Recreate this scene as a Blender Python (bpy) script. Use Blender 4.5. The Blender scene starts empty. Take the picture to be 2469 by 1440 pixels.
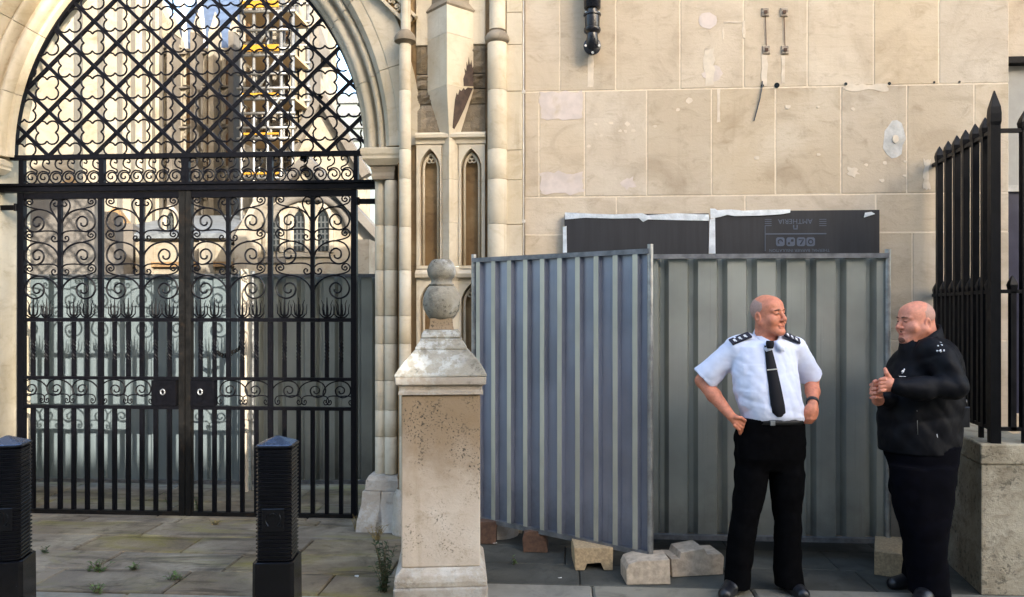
import bpy, math, random
import numpy as np
from mathutils import Vector, Matrix
random.seed(7)
R = math.radians
scene = bpy.context.scene
COL = scene.collection

# ------------------------------------------------------------------ camera
F, CX, HY, PSI, CAMZ = 1850.0, 1234.5, 752.0, R(3.8), 1.68
CP, SP = math.cos(PSI), math.sin(PSI)
cam_d = bpy.data.cameras.new('camera')
cam = bpy.data.objects.new('camera', cam_d); COL.objects.link(cam)
cam_d.sensor_width = 36.0
cam_d.lens = F / 2469.0 * 36.0
cam_d.shift_y = (HY - 720.0) / 2469.0
cam_d.clip_start = 0.05; cam_d.clip_end = 3000
cam.location = (0, 0, CAMZ)
cam.rotation_euler = (R(90), 0, PSI)
scene.camera = cam

# ------------------------------------------------------------------ sky, sun, exposure
SUN_ELEV, SUN_AZ = R(17), R(38)        # azimuth: to the right of the street's normal, behind the camera
world = bpy.data.worlds.new('World'); scene.world = world
world.use_nodes = True
wn = world.node_tree.nodes; wl = world.node_tree.links
sky = wn.new('ShaderNodeTexSky'); sky.sky_type = 'NISHITA'; sky.sun_disc = False
sky.sun_elevation = SUN_ELEV
sky.sun_rotation = R(180) - SUN_AZ
sky.air_density = 1.0; sky.dust_density = 2.5; sky.ozone_density = 1.0
wn['Background'].inputs[1].default_value = 0.15
wl.new(sky.outputs[0], wn['Background'].inputs[0])
sd = bpy.data.lights.new('sun', 'SUN'); sun = bpy.data.objects.new('sun', sd); COL.objects.link(sun)
sd.energy = 2.0; sd.angle = R(0.5); sd.color = (1.0, 0.93, 0.82)
tosun = Vector((math.sin(SUN_AZ) * math.cos(SUN_ELEV), -math.cos(SUN_AZ) * math.cos(SUN_ELEV), math.sin(SUN_ELEV)))
sun.rotation_euler = tosun.to_track_quat('Z', 'Y').to_euler()
vs = scene.view_settings
vs.view_transform = 'Standard'; vs.look = 'None'; vs.exposure = 2.52; vs.gamma = 1.0
vs.use_curve_mapping = False

# ------------------------------------------------------------------ measuring: a photo point on the upright plane y = Y
def at(px, py, Y):
    u = (px - CX) / F
    d = Y / (CP + u * SP)
    return Vector((d * (u * CP - SP), Y, CAMZ + (HY - py) / F * d))
def atd(px, py, d):
    u = (px - CX) / F
    return Vector((d * (u * CP - SP), d * (CP + u * SP), CAMZ + (HY - py) / F * d))
def X_(px, Y): return at(px, HY, Y).x
def Z_(py, Y, px=1234): return at(px, py, Y).z

# ------------------------------------------------------------------ materials
MATS = {}
def _mat(name):
    m = bpy.data.materials.new(name); m.use_nodes = True
    MATS[name] = m
    return m, m.node_tree.nodes, m.node_tree.links, m.node_tree.nodes['Principled BSDF']
def mixc(n, l, a, b, fac, mode='MIX'):
    x = n.new('ShaderNodeMix'); x.data_type = 'RGBA'; x.blend_type = mode
    for sock, v in ((x.inputs[0], fac), (x.inputs[6], a), (x.inputs[7], b)):
        if hasattr(v, 'is_output'): l.new(v, sock)
        elif isinstance(v, (int, float)): sock.default_value = v
        else: sock.default_value = (*v[:3], 1)
    return x.outputs[2]
def noise(n, l, co, scale, detail=4, rough=0.55, stretch=None, dist=0.0):
    if stretch:
        mp = n.new('ShaderNodeMapping'); mp.inputs['Scale'].default_value = stretch
        l.new(co, mp.inputs[0]); co = mp.outputs[0]
    t = n.new('ShaderNodeTexNoise'); t.inputs['Scale'].default_value = scale
    t.inputs['Detail'].default_value = detail; t.inputs['Roughness'].default_value = rough
    t.inputs['Distortion'].default_value = dist
    l.new(co, t.inputs['Vector'])
    return t.outputs[0]
def ramp(n, l, src, lo, hi, a=0.0, b=1.0):
    r = n.new('ShaderNodeMapRange'); r.interpolation_type = 'SMOOTHSTEP'
    l.new(src, r.inputs[0])
    for i, v in ((1, lo), (2, hi), (3, a), (4, b)): r.inputs[i].default_value = v
    return r.outputs[0]
def mul(n, l, a, b, op='MULTIPLY'):
    m = n.new('ShaderNodeMath'); m.operation = op
    for s, v in ((m.inputs[0], a), (m.inputs[1], b)):
        if hasattr(v, 'is_output'): l.new(v, s)
        else: s.default_value = v
    return m.outputs[0]
def bump(n, l, bs, h, dist, strength=1.0):
    b = n.new('ShaderNodeBump'); b.inputs['Distance'].default_value = dist; b.inputs['Strength'].default_value = strength
    l.new(h, b.inputs['Height']); l.new(b.outputs[0], bs.inputs['Normal'])
def wpos(n): return n.new('ShaderNodeNewGeometry').outputs['Position']
def orand(n): return n.new('ShaderNodeObjectInfo').outputs['Random']

def stone(name, base, light, dark, top=None, moss=0.0, lsc=38.0, stain=0.35, lichen=0.0, white=0.0, rough_h=0.0015, piece=0.25, big=1.4, bed=0.0, streak=0.35, stain_col=None):
    m, n, l, bs = _mat(name)
    p = wpos(n)
    big_n = noise(n, l, p, big, 5, 0.6, dist=0.4)
    c = mixc(n, l, base, light, ramp(n, l, big_n, 0.42, 0.68))
    mid = noise(n, l, p, 7.0, 6, 0.65, stretch=(1, 1, 1.6), dist=0.6)
    lump = noise(n, l, p, 2.6, 6, 0.62, dist=0.8)
    c = mixc(n, l, c, dark, mul(n, l, ramp(n, l, lump, 0.46, 0.72), stain*0.75))
    c = mixc(n, l, c, dark, mul(n, l, ramp(n, l, mid, 0.5, 0.78), stain))
    if bed:
        bd = noise(n, l, p, 3.0, 6, 0.7, stretch=(1.0, 1.0, 9.0), dist=1.2)
        c = mixc(n, l, c, dark, mul(n, l, ramp(n, l, bd, 0.5, 0.72), bed))
    if streak:
        st = noise(n, l, p, 4.0, 5, 0.6, stretch=(3.2, 3.2, 0.22))
        c = mixc(n, l, c, stain_col or dark, mul(n, l, ramp(n, l, st, 0.55, 0.8), streak))
    fine = noise(n, l, p, 60.0, 5, 0.7)
    c = mixc(n, l, c, dark, mul(n, l, ramp(n, l, fine, 0.55, 0.85), 0.35))
    h = mul(n, l, fine, 1.0)
    if top:
        sx = n.new('ShaderNodeSeparateXYZ'); l.new(p, sx.inputs[0]); ed = mul(n, l, mul(n, l, noise(n, l, p, 5.0, 5, 0.65), 0.5), sx.outputs[2], 'ADD')
        c = mixc(n, l, c, top[2], mul(n, l, ramp(n, l, ed, top[0], top[1]), 0.8))
    if moss:
        mo = noise(n, l, p, 1.9, 6, 0.7, stretch=(0.5, 1.6, 1), dist=0.8)
        c = mixc(n, l, c, (0.20, 0.175, 0.06), mul(n, l, ramp(n, l, mo, 0.48, 0.68), moss))
        dk = noise(n, l, p, 3.1, 6, 0.7, stretch=(0.4, 2.2, 1), dist=1.0)
        c = mixc(n, l, c, dark, mul(n, l, ramp(n, l, dk, 0.5, 0.66), 0.75))
    if lichen:
        li = noise(n, l, p, lsc, 3, 0.6); ms = noise(n, l, p, 2.6, 5, 0.7)
        k = mul(n, l, ramp(n, l, li, 0.55, 0.62), mul(n, l, ramp(n, l, ms, 0.46, 0.6), lichen))
        c = mixc(n, l, c, (0.035, 0.034, 0.028), k)
    if white:
        li = noise(n, l, p, 17.0, 5, 0.65); ms = noise(n, l, p, 3.0, 2, 0.5)
        c = mixc(n, l, c, (0.62, 0.63, 0.6), mul(n, l, ramp(n, l, li, 0.44, 0.6), mul(n, l, ramp(n, l, ms, 0.35, 0.55), white)))
    if piece:
        r = orand(n)
        g = n.new('ShaderNodeHueSaturation'); l.new(c, g.inputs['Color'])
        l.new(mul(n, l, mul(n, l, r, piece), 1.0 - piece * 0.5, 'ADD'), g.inputs['Value'])
        r2 = mul(n, l, mul(n, l, r, 7.31), 1.0, 'MODULO')
        l.new(mul(n, l, mul(n, l, r2, piece*1.2), 1.0 - piece*0.6, 'ADD'), g.inputs['Saturation'])
        c = g.outputs[0]
    l.new(c, bs.inputs['Base Color'])
    bs.inputs['Roughness'].default_value = 0.85
    bs.inputs['Specular IOR Level'].default_value = 0.25
    hh = mul(n, l, mul(n, l, mid, 2.0), h, 'ADD')
    bump(n, l, bs, hh, rough_h)
    return m
def plain(name, col, rough=0.6, metal=0.0, var=0.15, scale=12.0, bumpd=0.0, stretch=None, spec=0.5, dirt=None, dirtf=0.0):
    m, n, l, bs = _mat(name)
    p = wpos(n)
    nz = noise(n, l, p, scale, 5, 0.6, stretch=stretch)
    c = mixc(n, l, [v * (1 - var) for v in col], [min(1, v * (1 + var)) for v in col], ramp(n, l, nz, 0.3, 0.7))
    if dirt:
        dn = noise(n, l, p, scale * 0.6, 6, 0.7, stretch=stretch, dist=0.5)
        c = mixc(n, l, c, dirt, mul(n, l, ramp(n, l, dn, 0.5, 0.75), dirtf))
    l.new(c, bs.inputs['Base Color'])
    bs.inputs['Metallic'].default_value = metal
    bs.inputs['Specular IOR Level'].default_value = spec
    rr = ramp(n, l, nz, 0.2, 0.8, max(0.02, rough - 0.08), min(1, rough + 0.08)); l.new(rr, bs.inputs['Roughness'])
    if bumpd: bump(n, l, bs, nz, bumpd)
    return m

def sheet(name, col, rough, metal, low_tone, seed):
    m, n, l, bs = _mat(name)
    p = wpos(n)
    of = n.new('ShaderNodeVectorMath'); of.operation = 'ADD'; of.inputs[1].default_value = (seed, seed, 0); l.new(p, of.inputs[0]); q = of.outputs[0]
    big = noise(n, l, q, 1.3, 4, 0.55)
    c = mixc(n, l, [v*.82 for v in col], [v*1.12 for v in col], ramp(n, l, big, 0.35, 0.65))
    st = noise(n, l, q, 2.2, 6, 0.7, stretch=(22, 22, 0.5))
    c = mixc(n, l, c, [v*.62 for v in col], mul(n, l, ramp(n, l, st, 0.54, 0.75), 0.35))
    sx = n.new('ShaderNodeSeparateXYZ'); l.new(p, sx.inputs[0])
    g = mul(n, l, mul(n, l, noise(n, l, q, 3.5, 6, 0.7), 0.9), sx.outputs[2], 'ADD')
    c = mixc(n, l, c, low_tone, mul(n, l, ramp(n, l, g, 0.45, 1.05, 1.0, 0.0), 0.6))  # darker towards the bottom, with a noisy edge
    sp = noise(n, l, q, 34.0, 3, 0.6, stretch=(1.6, 1.6, 0.7)); ms = noise(n, l, q, 2.4, 3, 0.6)
    spot = mul(n, l, ramp(n, l, sp, 0.74, 0.78), ramp(n, l, ms, 0.52, 0.62))
    c = mixc(n, l, c, (0.7, 0.7, 0.66), mul(n, l, spot, 0.9))
    l.new(c, bs.inputs['Base Color'])
    bs.inputs['Metallic'].default_value = metal
    l.new(ramp(n, l, noise(n, l, q, 9.0, 5, 0.7), 0.3, 0.7, rough - .05, rough + .06), bs.inputs['Roughness'])
    bump(n, l, bs, noise(n, l, q, 4.0, 2, 0.4), 0.003)
    return m
sheet('galvanised', (0.36, 0.37, 0.33), 0.34, 0.5, (0.13, 0.13, 0.12), 0.0)
sheet('sky_tint_galvanised', (0.235, 0.255, 0.315), 0.33, 0.5, (0.085, 0.09, 0.11), 5.0)  # sky reflection worked into the blue base colour
sheet('rib_reflection', (0.44, 0.44, 0.36), 0.45, 0.2, (0.22, 0.21, 0.18), 9.0)  # pale rib crests: reflected light set as a colour
stone('ashlar', (0.54, 0.442, 0.32), (0.61, 0.52, 0.40), (0.35, 0.268, 0.18), stain=0.7, piece=0.16, bed=0.22, streak=0.3, big=1.0)
plain('mortar', (0.70, 0.59, 0.44), 0.9, var=0.1, scale=30)
plain('patch_plaster', (0.60, 0.51, 0.45), 0.9, var=0.1, scale=9, bumpd=0.001, dirt=(0.52, 0.42, 0.30), dirtf=0.9)
plain('patch_white', (0.64, 0.55, 0.43), 0.9, var=0.08, scale=14, bumpd=0.001, dirt=(0.54, 0.44, 0.31), dirtf=0.9)
plain('patch_grey', (0.48, 0.47, 0.44), 0.9, var=0.2, scale=18, bumpd=0.002, dirt=(0.55, 0.47, 0.36), dirtf=0.7)
stone('gateway_stone', (0.60, 0.51, 0.37), (0.68, 0.60, 0.46), (0.40, 0.30, 0.17), stain=0.5, piece=0.09, streak=0.6, stain_col=(0.34, 0.24, 0.13))
stone('arch_stone', (0.52, 0.44, 0.31), (0.62, 0.54, 0.41), (0.32, 0.24, 0.14), stain=0.6, piece=0.1, streak=0.45)
stone('dark_stone', (0.22, 0.165, 0.10), (0.28, 0.22, 0.14), (0.09, 0.065, 0.04), stain=0.6, piece=0.3, rough_h=0.008)
stone('shaded_brown_stone', (0.22, 0.135, 0.062), (0.36, 0.25, 0.13), (0.06, 0.036, 0.02), stain=0.6, piece=0.1, streak=0.8)  # brown stone, with the shade of gaps and recesses in its colour
stone('cap_stone', (0.26, 0.21, 0.15), (0.32, 0.27, 0.2), (0.12, 0.09, 0.06), stain=0.5, piece=0.1)
stone('pier_stone', (0.56, 0.47, 0.37), (0.63, 0.56, 0.47), (0.30, 0.22, 0.13), top=(0.72, 1.3, (0.22, 0.14, 0.065)), lsc=85.0, stain=0.5, lichen=0.85, piece=0.0, streak=0.3, big=2.2)
stone('pier_cap_stone', (0.30, 0.27, 0.21), (0.40, 0.37, 0.30), (0.11, 0.095, 0.07), lsc=48.0, stain=0.95, lichen=1.0, white=0.55, piece=0.0, rough_h=0.005, big=4)
stone('base_stone', (0.40, 0.34, 0.27), (0.48, 0.43, 0.36), (0.2, 0.16, 0.11), stain=0.6, lichen=0.4, white=0.3, piece=0.2, rough_h=0.004)
stone('plinth_stone', (0.42, 0.36, 0.26), (0.50, 0.44, 0.33), (0.17, 0.135, 0.085), stain=0.85, lichen=0.55, piece=0.1, rough_h=0.006, big=3)
stone('paving', (0.185, 0.150, 0.108), (0.29, 0.245, 0.17), (0.06, 0.047, 0.03), moss=0.75, stain=0.75, piece=0.3, bed=0.0, streak=0.0, big=1.7, rough_h=0.004)
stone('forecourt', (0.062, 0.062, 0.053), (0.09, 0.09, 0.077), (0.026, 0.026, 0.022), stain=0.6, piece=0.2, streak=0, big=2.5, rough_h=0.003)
stone('kerbstone', (0.21, 0.195, 0.155), (0.27, 0.25, 0.205), (0.1, 0.088, 0.065), stain=0.6, piece=0.2, streak=0, rough_h=0.003)
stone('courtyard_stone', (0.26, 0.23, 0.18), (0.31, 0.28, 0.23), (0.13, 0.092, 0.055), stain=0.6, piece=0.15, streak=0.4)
stone('courtyard_shade_stone', (0.12, 0.108, 0.095), (0.15, 0.138, 0.12), (0.07, 0.055, 0.04), stain=0.4, piece=0.15, streak=0.4)  # courtyard stone again, with shade put into its colour
plain('ground', (0.09, 0.085, 0.075), 0.9, var=0.3, scale=3, bumpd=0.004)
plain('soil_joint', (0.06, 0.05, 0.035), 0.95, var=0.4, scale=20)
plain('iron', (0.0026, 0.0026, 0.004), 0.5, var=0.3, scale=40, bumpd=0.0008, spec=0.12, dirt=(0.014, 0.009, 0.006), dirtf=0.3)
plain('iron_worn', (0.006, 0.0055, 0.005), 0.6, var=0.4, scale=20, bumpd=0.001, spec=0.15, dirt=(0.03, 0.019, 0.011), dirtf=0.55)
plain('railing_paint', (0.003, 0.003, 0.004), 0.45, var=0.3, scale=15, bumpd=0.0005, spec=0.18)
plain('bollard_paint', (0.0035, 0.0036, 0.005), 0.2, var=0.2, scale=30, bumpd=0.0005, spec=0.4, dirt=(0.012, 0.012, 0.012), dirtf=0.3)
plain('pale_sheet', (0.155, 0.19, 0.20), 0.5, 0.2, var=0.08, scale=3.0, stretch=(7, 7, 0.4), dirt=(0.2, 0.22, 0.22), dirtf=0.3)
plain('hoarding_frame', (0.16, 0.165, 0.175), 0.5, 0.6, var=0.3, scale=14, dirt=(0.4, 0.4, 0.4), dirtf=0.25)
plain('steel_post', (0.36, 0.36, 0.35), 0.42, 0.8, var=0.25, scale=14)
plain('concrete_block', (0.46, 0.375, 0.28), 0.95, var=0.2, scale=22, bumpd=0.006, dirt=(0.2, 0.16, 0.11), dirtf=0.5)
plain('wood_block', (0.42, 0.31, 0.18), 0.9, var=0.25, scale=60, bumpd=0.002, dirt=(0.2, 0.13, 0.07), dirtf=0.5)
plain('rust_block', (0.10, 0.055, 0.035), 0.9, var=0.3, scale=30, bumpd=0.003)
plain('black_board', (0.022, 0.022, 0.025), 0.5, var=0.2, scale=5, stretch=(6, 6, .4), spec=0.4)
plain('board_print', (0.085, 0.10, 0.135), 0.7, var=0.05)
plain('foil_tape', (0.72, 0.76, 0.80), 0.35, 0.55, var=0.12, scale=18, bumpd=0.006)
plain('pipe_plastic', (0.010, 0.010, 0.014), 0.3, var=0.1, spec=0.6)
plain('bolt_metal', (0.6, 0.58, 0.52), 0.4, 0.4)
plain('rusty_plate', (0.34, 0.28, 0.21), 0.7, var=0.4, scale=60, dirt=(0.1, 0.05, 0.03), dirtf=0.6)
plain('conduit_paint', (0.62, 0.57, 0.5), 0.6)
plain('slate', (0.06, 0.085, 0.14), 0.5, var=0.3, scale=6, bumpd=0.01)
plain('slate_grey', (0.14, 0.155, 0.17), 0.6, var=0.3, scale=6, bumpd=0.01)
plain('window_dark', (0.02, 0.024, 0.026), 0.12, var=0.2, spec=0.6)
plain('window_brown', (0.10, 0.055, 0.022), 0.4, var=0.4, scale=4)
plain('lead', (0.05, 0.055, 0.055), 0.6)
plain('scaffold_tube', (0.22, 0.22, 0.215), 0.45, 0.6)
plain('yellow_board', (0.32, 0.155, 0.006), 0.6, var=0.1)
plain('blind', (0.34, 0.335, 0.31), 0.8, var=0.06)
plain('navy_panel', (0.02, 0.02, 0.045), 0.4)
plain('bollard_cap', (0.06, 0.085, 0.14), 0.25, 0.6, var=0.3, scale=12, dirt=(0.2, 0.24, 0.3), dirtf=0.5)  # blue and pale mottling stand for sky reflected on the cap
plain('stain_black', (0.075, 0.05, 0.038), 0.9, var=0.3, scale=20)
plain('skin', (0.61, 0.225, 0.13), 0.5, var=0.12, scale=45, bumpd=0.0012, spec=0.35, dirt=(0.50, 0.12, 0.075), dirtf=0.7)
plain('skin_pale', (0.62, 0.25, 0.16), 0.5, var=0.12, scale=45, bumpd=0.0012, spec=0.35, dirt=(0.52, 0.14, 0.09), dirtf=0.65)
plain('hair_grey', (0.42, 0.27, 0.22), 0.85, var=0.15, scale=120, bumpd=0.0005)
plain('stubble', (0.47, 0.27, 0.21), 0.8, var=0.1, scale=120, bumpd=0.0003)
plain('beard_dark', (0.17, 0.07, 0.045), 0.9, var=0.4, scale=160, bumpd=0.002)
plain('brow_hair', (0.14, 0.07, 0.045), 0.9, var=0.3, scale=120)
plain('eye', (0.05, 0.035, 0.03), 0.15)
plain('lips', (0.40, 0.10, 0.085), 0.5)
plain('shirt', (0.66, 0.70, 0.84), 0.8, var=0.04, scale=20, spec=0.2)
plain('trousers', (0.0028, 0.0028, 0.0032), 0.95, var=0.3, scale=30, spec=0.03)
plain('trousers_navy', (0.0024, 0.0024, 0.0042), 0.9, var=0.3, scale=20, spec=0.05)
plain('jacket', (0.0036, 0.004, 0.0062), 0.6, var=0.3, scale=14, bumpd=0.002, spec=0.14)
plain('tie', (0.008, 0.008, 0.011), 0.7, spec=0.2)
plain('belt', (0.003, 0.003, 0.003), 0.6)
plain('navy_cloth', (0.012, 0.013, 0.028), 0.8)
plain('insignia', (0.75, 0.76, 0.78), 0.5)
plain('leather', (0.008, 0.008, 0.01), 0.35, var=0.3, scale=30)
plain('leaf', (0.075, 0.135, 0.028), 0.6, var=0.5, scale=30)
plain('leaf_dry', (0.26, 0.18, 0.06), 0.8, var=0.4, scale=30)
plain('leaf_dark', (0.035, 0.06, 0.018), 0.6, var=0.5, scale=30)
plain('stem', (0.07, 0.06, 0.025), 0.8)
plain('litter', (0.7, 0.7, 0.68), 0.7)
plain('brick_far', (0.42, 0.36, 0.29), 0.9, var=0.2, scale=2)
m_, n_, l_, b_ = _mat('glass'); b_.inputs['Base Color'].default_value = (0.02, 0.025, 0.03, 1); b_.inputs['Roughness'].default_value = 0.06

# ------------------------------------------------------------------ objects
ORG = {}
def tag(o, label=None, cat=None, group=None, kind=None):
    if label: o['label'] = label
    if cat: o['category'] = cat
    if group: o['group'] = group
    if kind: o['kind'] = kind
    return o
def root(name, loc, label, cat, group=None):
    o = bpy.data.objects.new(name, None); COL.objects.link(o)
    o.empty_display_size = 0.2
    o.location = loc; ORG[o.name] = Vector(loc)
    return tag(o, label, cat, group)
def origin(parent):
    v = Vector((0, 0, 0)); p = parent
    while p is not None:
        v += Vector(p.location); p = p.parent
    return v
class MB:
    def __init__(s): s.v = []; s.f = []
    def add(s, vs, fs):
        k = len(s.v); s.v += [tuple(p) for p in vs]; s.f += [tuple(i + k for i in f) for f in fs]; return s
    def box(s, a, b, bev=0.0):
        x0, y0, z0 = [min(p, q) for p, q in zip(a, b)]; x1, y1, z1 = [max(p, q) for p, q in zip(a, b)]
        if bev <= 0:
            vs = [(x0,y0,z0),(x1,y0,z0),(x1,y1,z0),(x0,y1,z0),(x0,y0,z1),(x1,y0,z1),(x1,y1,z1),(x0,y1,z1)]
            return s.add(vs, [(0,3,2,1),(4,5,6,7),(0,1,5,4),(1,2,6,5),(2,3,7,6),(3,0,4,7)])
        # bevelled front (-y) edges and top
        e = bev
        vs = [(x0,y1,z0),(x1,y1,z0),(x1,y1,z1),(x0,y1,z1),(x0,y0+e,z0),(x1,y0+e,z0),(x1,y0+e,z1),(x0,y0+e,z1),
              (x0+e,y0,z0+e),(x1-e,y0,z0+e),(x1-e,y0,z1-e),(x0+e,y0,z1-e)]
        return s.add(vs, [(0,3,2,1),(0,1,5,4),(1,2,6,5),(2,3,7,6),(3,0,4,7),(4,5,9,8),(5,6,10,9),(6,7,11,10),(7,4,8,11),(8,9,10,11)])
    def slab(s, a, b, e=0.006):
        # bevelled top edges
        x0, y0, z0 = a; x1, y1, z1 = b
        vs = [(x0,y0,z0),(x1,y0,z0),(x1,y1,z0),(x0,y1,z0),(x0,y0,z1-e),(x1,y0,z1-e),(x1,y1,z1-e),(x0,y1,z1-e),
              (x0+e,y0+e,z1),(x1-e,y0+e,z1),(x1-e,y1-e,z1),(x0+e,y1-e,z1)]
        return s.add(vs, [(0,3,2,1),(0,1,5,4),(1,2,6,5),(2,3,7,6),(3,0,4,7),(4,5,9,8),(5,6,10,9),(6,7,11,10),(7,4,8,11),(8,9,10,11)])
    def obox(s, c, ax, ay, az):
        c = Vector(c); ax, ay, az = Vector(ax), Vector(ay), Vector(az)
        vs = [c + i*ax + j*ay + k*az for k in (-1, 1) for i, j in ((-1,-1),(1,-1),(1,1),(-1,1))]
        return s.add(vs, [(0,3,2,1),(4,5,6,7),(0,1,5,4),(1,2,6,5),(2,3,7,6),(3,0,4,7)])
    def loft(s, rings, cap=True, close=True):
        n = len(rings[0]); vs = [p for r in rings for p in r]; fs = []
        for i in range(len(rings) - 1):
            for j in range(n if close else n - 1):
                a = i*n + j; b = i*n + (j+1) % n
                fs.append((a, b, b + n, a + n))
        if cap:
            fs.append(tuple(range(n))[::-1]); fs.append(tuple((len(rings)-1)*n + j for j in range(n)))
        return s.add(vs, fs)
    def lathe(s, c, prof, n=16):
        # prof: (z, r) upwards
        return s.loft([[(c[0] + r*math.cos(2*math.pi*j/n), c[1] + r*math.sin(2*math.pi*j/n), z) for j in range(n)] for z, r in prof])
    def mould(s, c, prof, rot=0.0):
        # stacked rectangles: (z, half x, half y)
        ca, sa = math.cos(rot), math.sin(rot)
        return s.loft([[(c[0] + ca*x*hx - sa*y*hy, c[1] + sa*x*hx + ca*y*hy, z) for x, y in ((-1,-1),(1,-1),(1,1),(-1,1))] for z, hx, hy in prof])
    def tube(s, pts, r, n=6, r2=None, flat=1.0):
        pts = [Vector(p) for p in pts]; m = len(pts)
        rr = r if isinstance(r, (list, tuple)) else [r + ((r2 if r2 is not None else r) - r)*i/max(1, m-1) for i in range(m)]
        rings = []; up = None
        for i, p in enumerate(pts):
            t = (pts[min(i+1, m-1)] - pts[max(i-1, 0)])
            if t.length < 1e-9: t = Vector((0, 0, 1))
            t.normalize()
            if up is None:
                up = Vector((0, 1, 0)) if abs(t.y) < 0.9 else Vector((1, 0, 0))
            side = t.cross(up).normalized(); up = side.cross(t).normalized()
            rings.append([p + rr[i]*(math.cos(2*math.pi*(j+.5)/n)*side + flat*math.sin(2*math.pi*(j+.5)/n)*up) for j in range(n)])
        return s.loft(rings)
    def prism(s, poly, y0, y1):
        # polygon in x,z pushed from y0 to y1
        n = len(poly)
        vs = [(x, y0, z) for x, z in poly] + [(x, y1, z) for x, z in poly]
        fs = [tuple(range(n)), tuple(range(2*n-1, n-1, -1))] + [(i, i+n, (i+1) % n + n, (i+1) % n) for i in range(n)]
        return s.add(vs, fs)
    def mesh(s, name, mat, off=Vector((0, 0, 0)), smooth=False):
        me = bpy.data.meshes.new(name)
        me.from_pydata([(x - off[0], y - off[1], z - off[2]) for x, y, z in s.v], [], s.f)
        me.materials.append(MATS[mat])
        bm_fix(me)
        if smooth: me.polygons.foreach_set('use_smooth', [True]*len(me.polygons))
        me.update()
        return me
    def build(s, name, mat, parent=None, smooth=False, **kw):
        off = origin(parent) if parent else Vector((0, 0, 0))
        if parent is None and kw.get('base') is not None: off = Vector(kw.pop('base'))
        kw.pop('base', None)
        o = bpy.data.objects.new(name, s.mesh(name, mat, off, smooth)); COL.objects.link(o)
        if parent: o.parent = parent
        else: o.location = off
        return tag(o, kw.get('label'), kw.get('cat'), kw.get('group'), kw.get('kind'))
import bmesh
def bm_fix(me):
    b = bmesh.new(); b.from_mesh(me); bmesh.ops.recalc_face_normals(b, faces=b.faces); b.to_mesh(me); b.free()
def inst(name, me, parent, loc, rot=(0, 0, 0), sc=(1, 1, 1)):
    o = bpy.data.objects.new(name, me); COL.objects.link(o)
    o.parent = parent
    o.location = Vector(loc) - (origin(parent) if parent else Vector((0, 0, 0)))
    o.rotation_euler = rot; o.scale = sc
    return o
def smooth_auto(o, ang=40):
    me = o.data
    me.polygons.foreach_set('use_smooth', [True]*len(me.polygons))
    try: me.set_sharp_from_angle(angle=R(ang))
    except Exception: pass
    return o
def spline(pts, n=6):
    P = [Vector(p) for p in pts]; out = []
    for i in range(len(P) - 1):
        a, b, c, d = P[max(i-1, 0)], P[i], P[i+1], P[min(i+2, len(P)-1)]
        for k in range(n):
            t = k / n
            out.append(0.5*((2*b) + (c-a)*t + (2*a-5*b+4*c-d)*t*t + (3*b-a-3*c+d)*t**3))
    out.append(P[-1])
    return out
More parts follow.
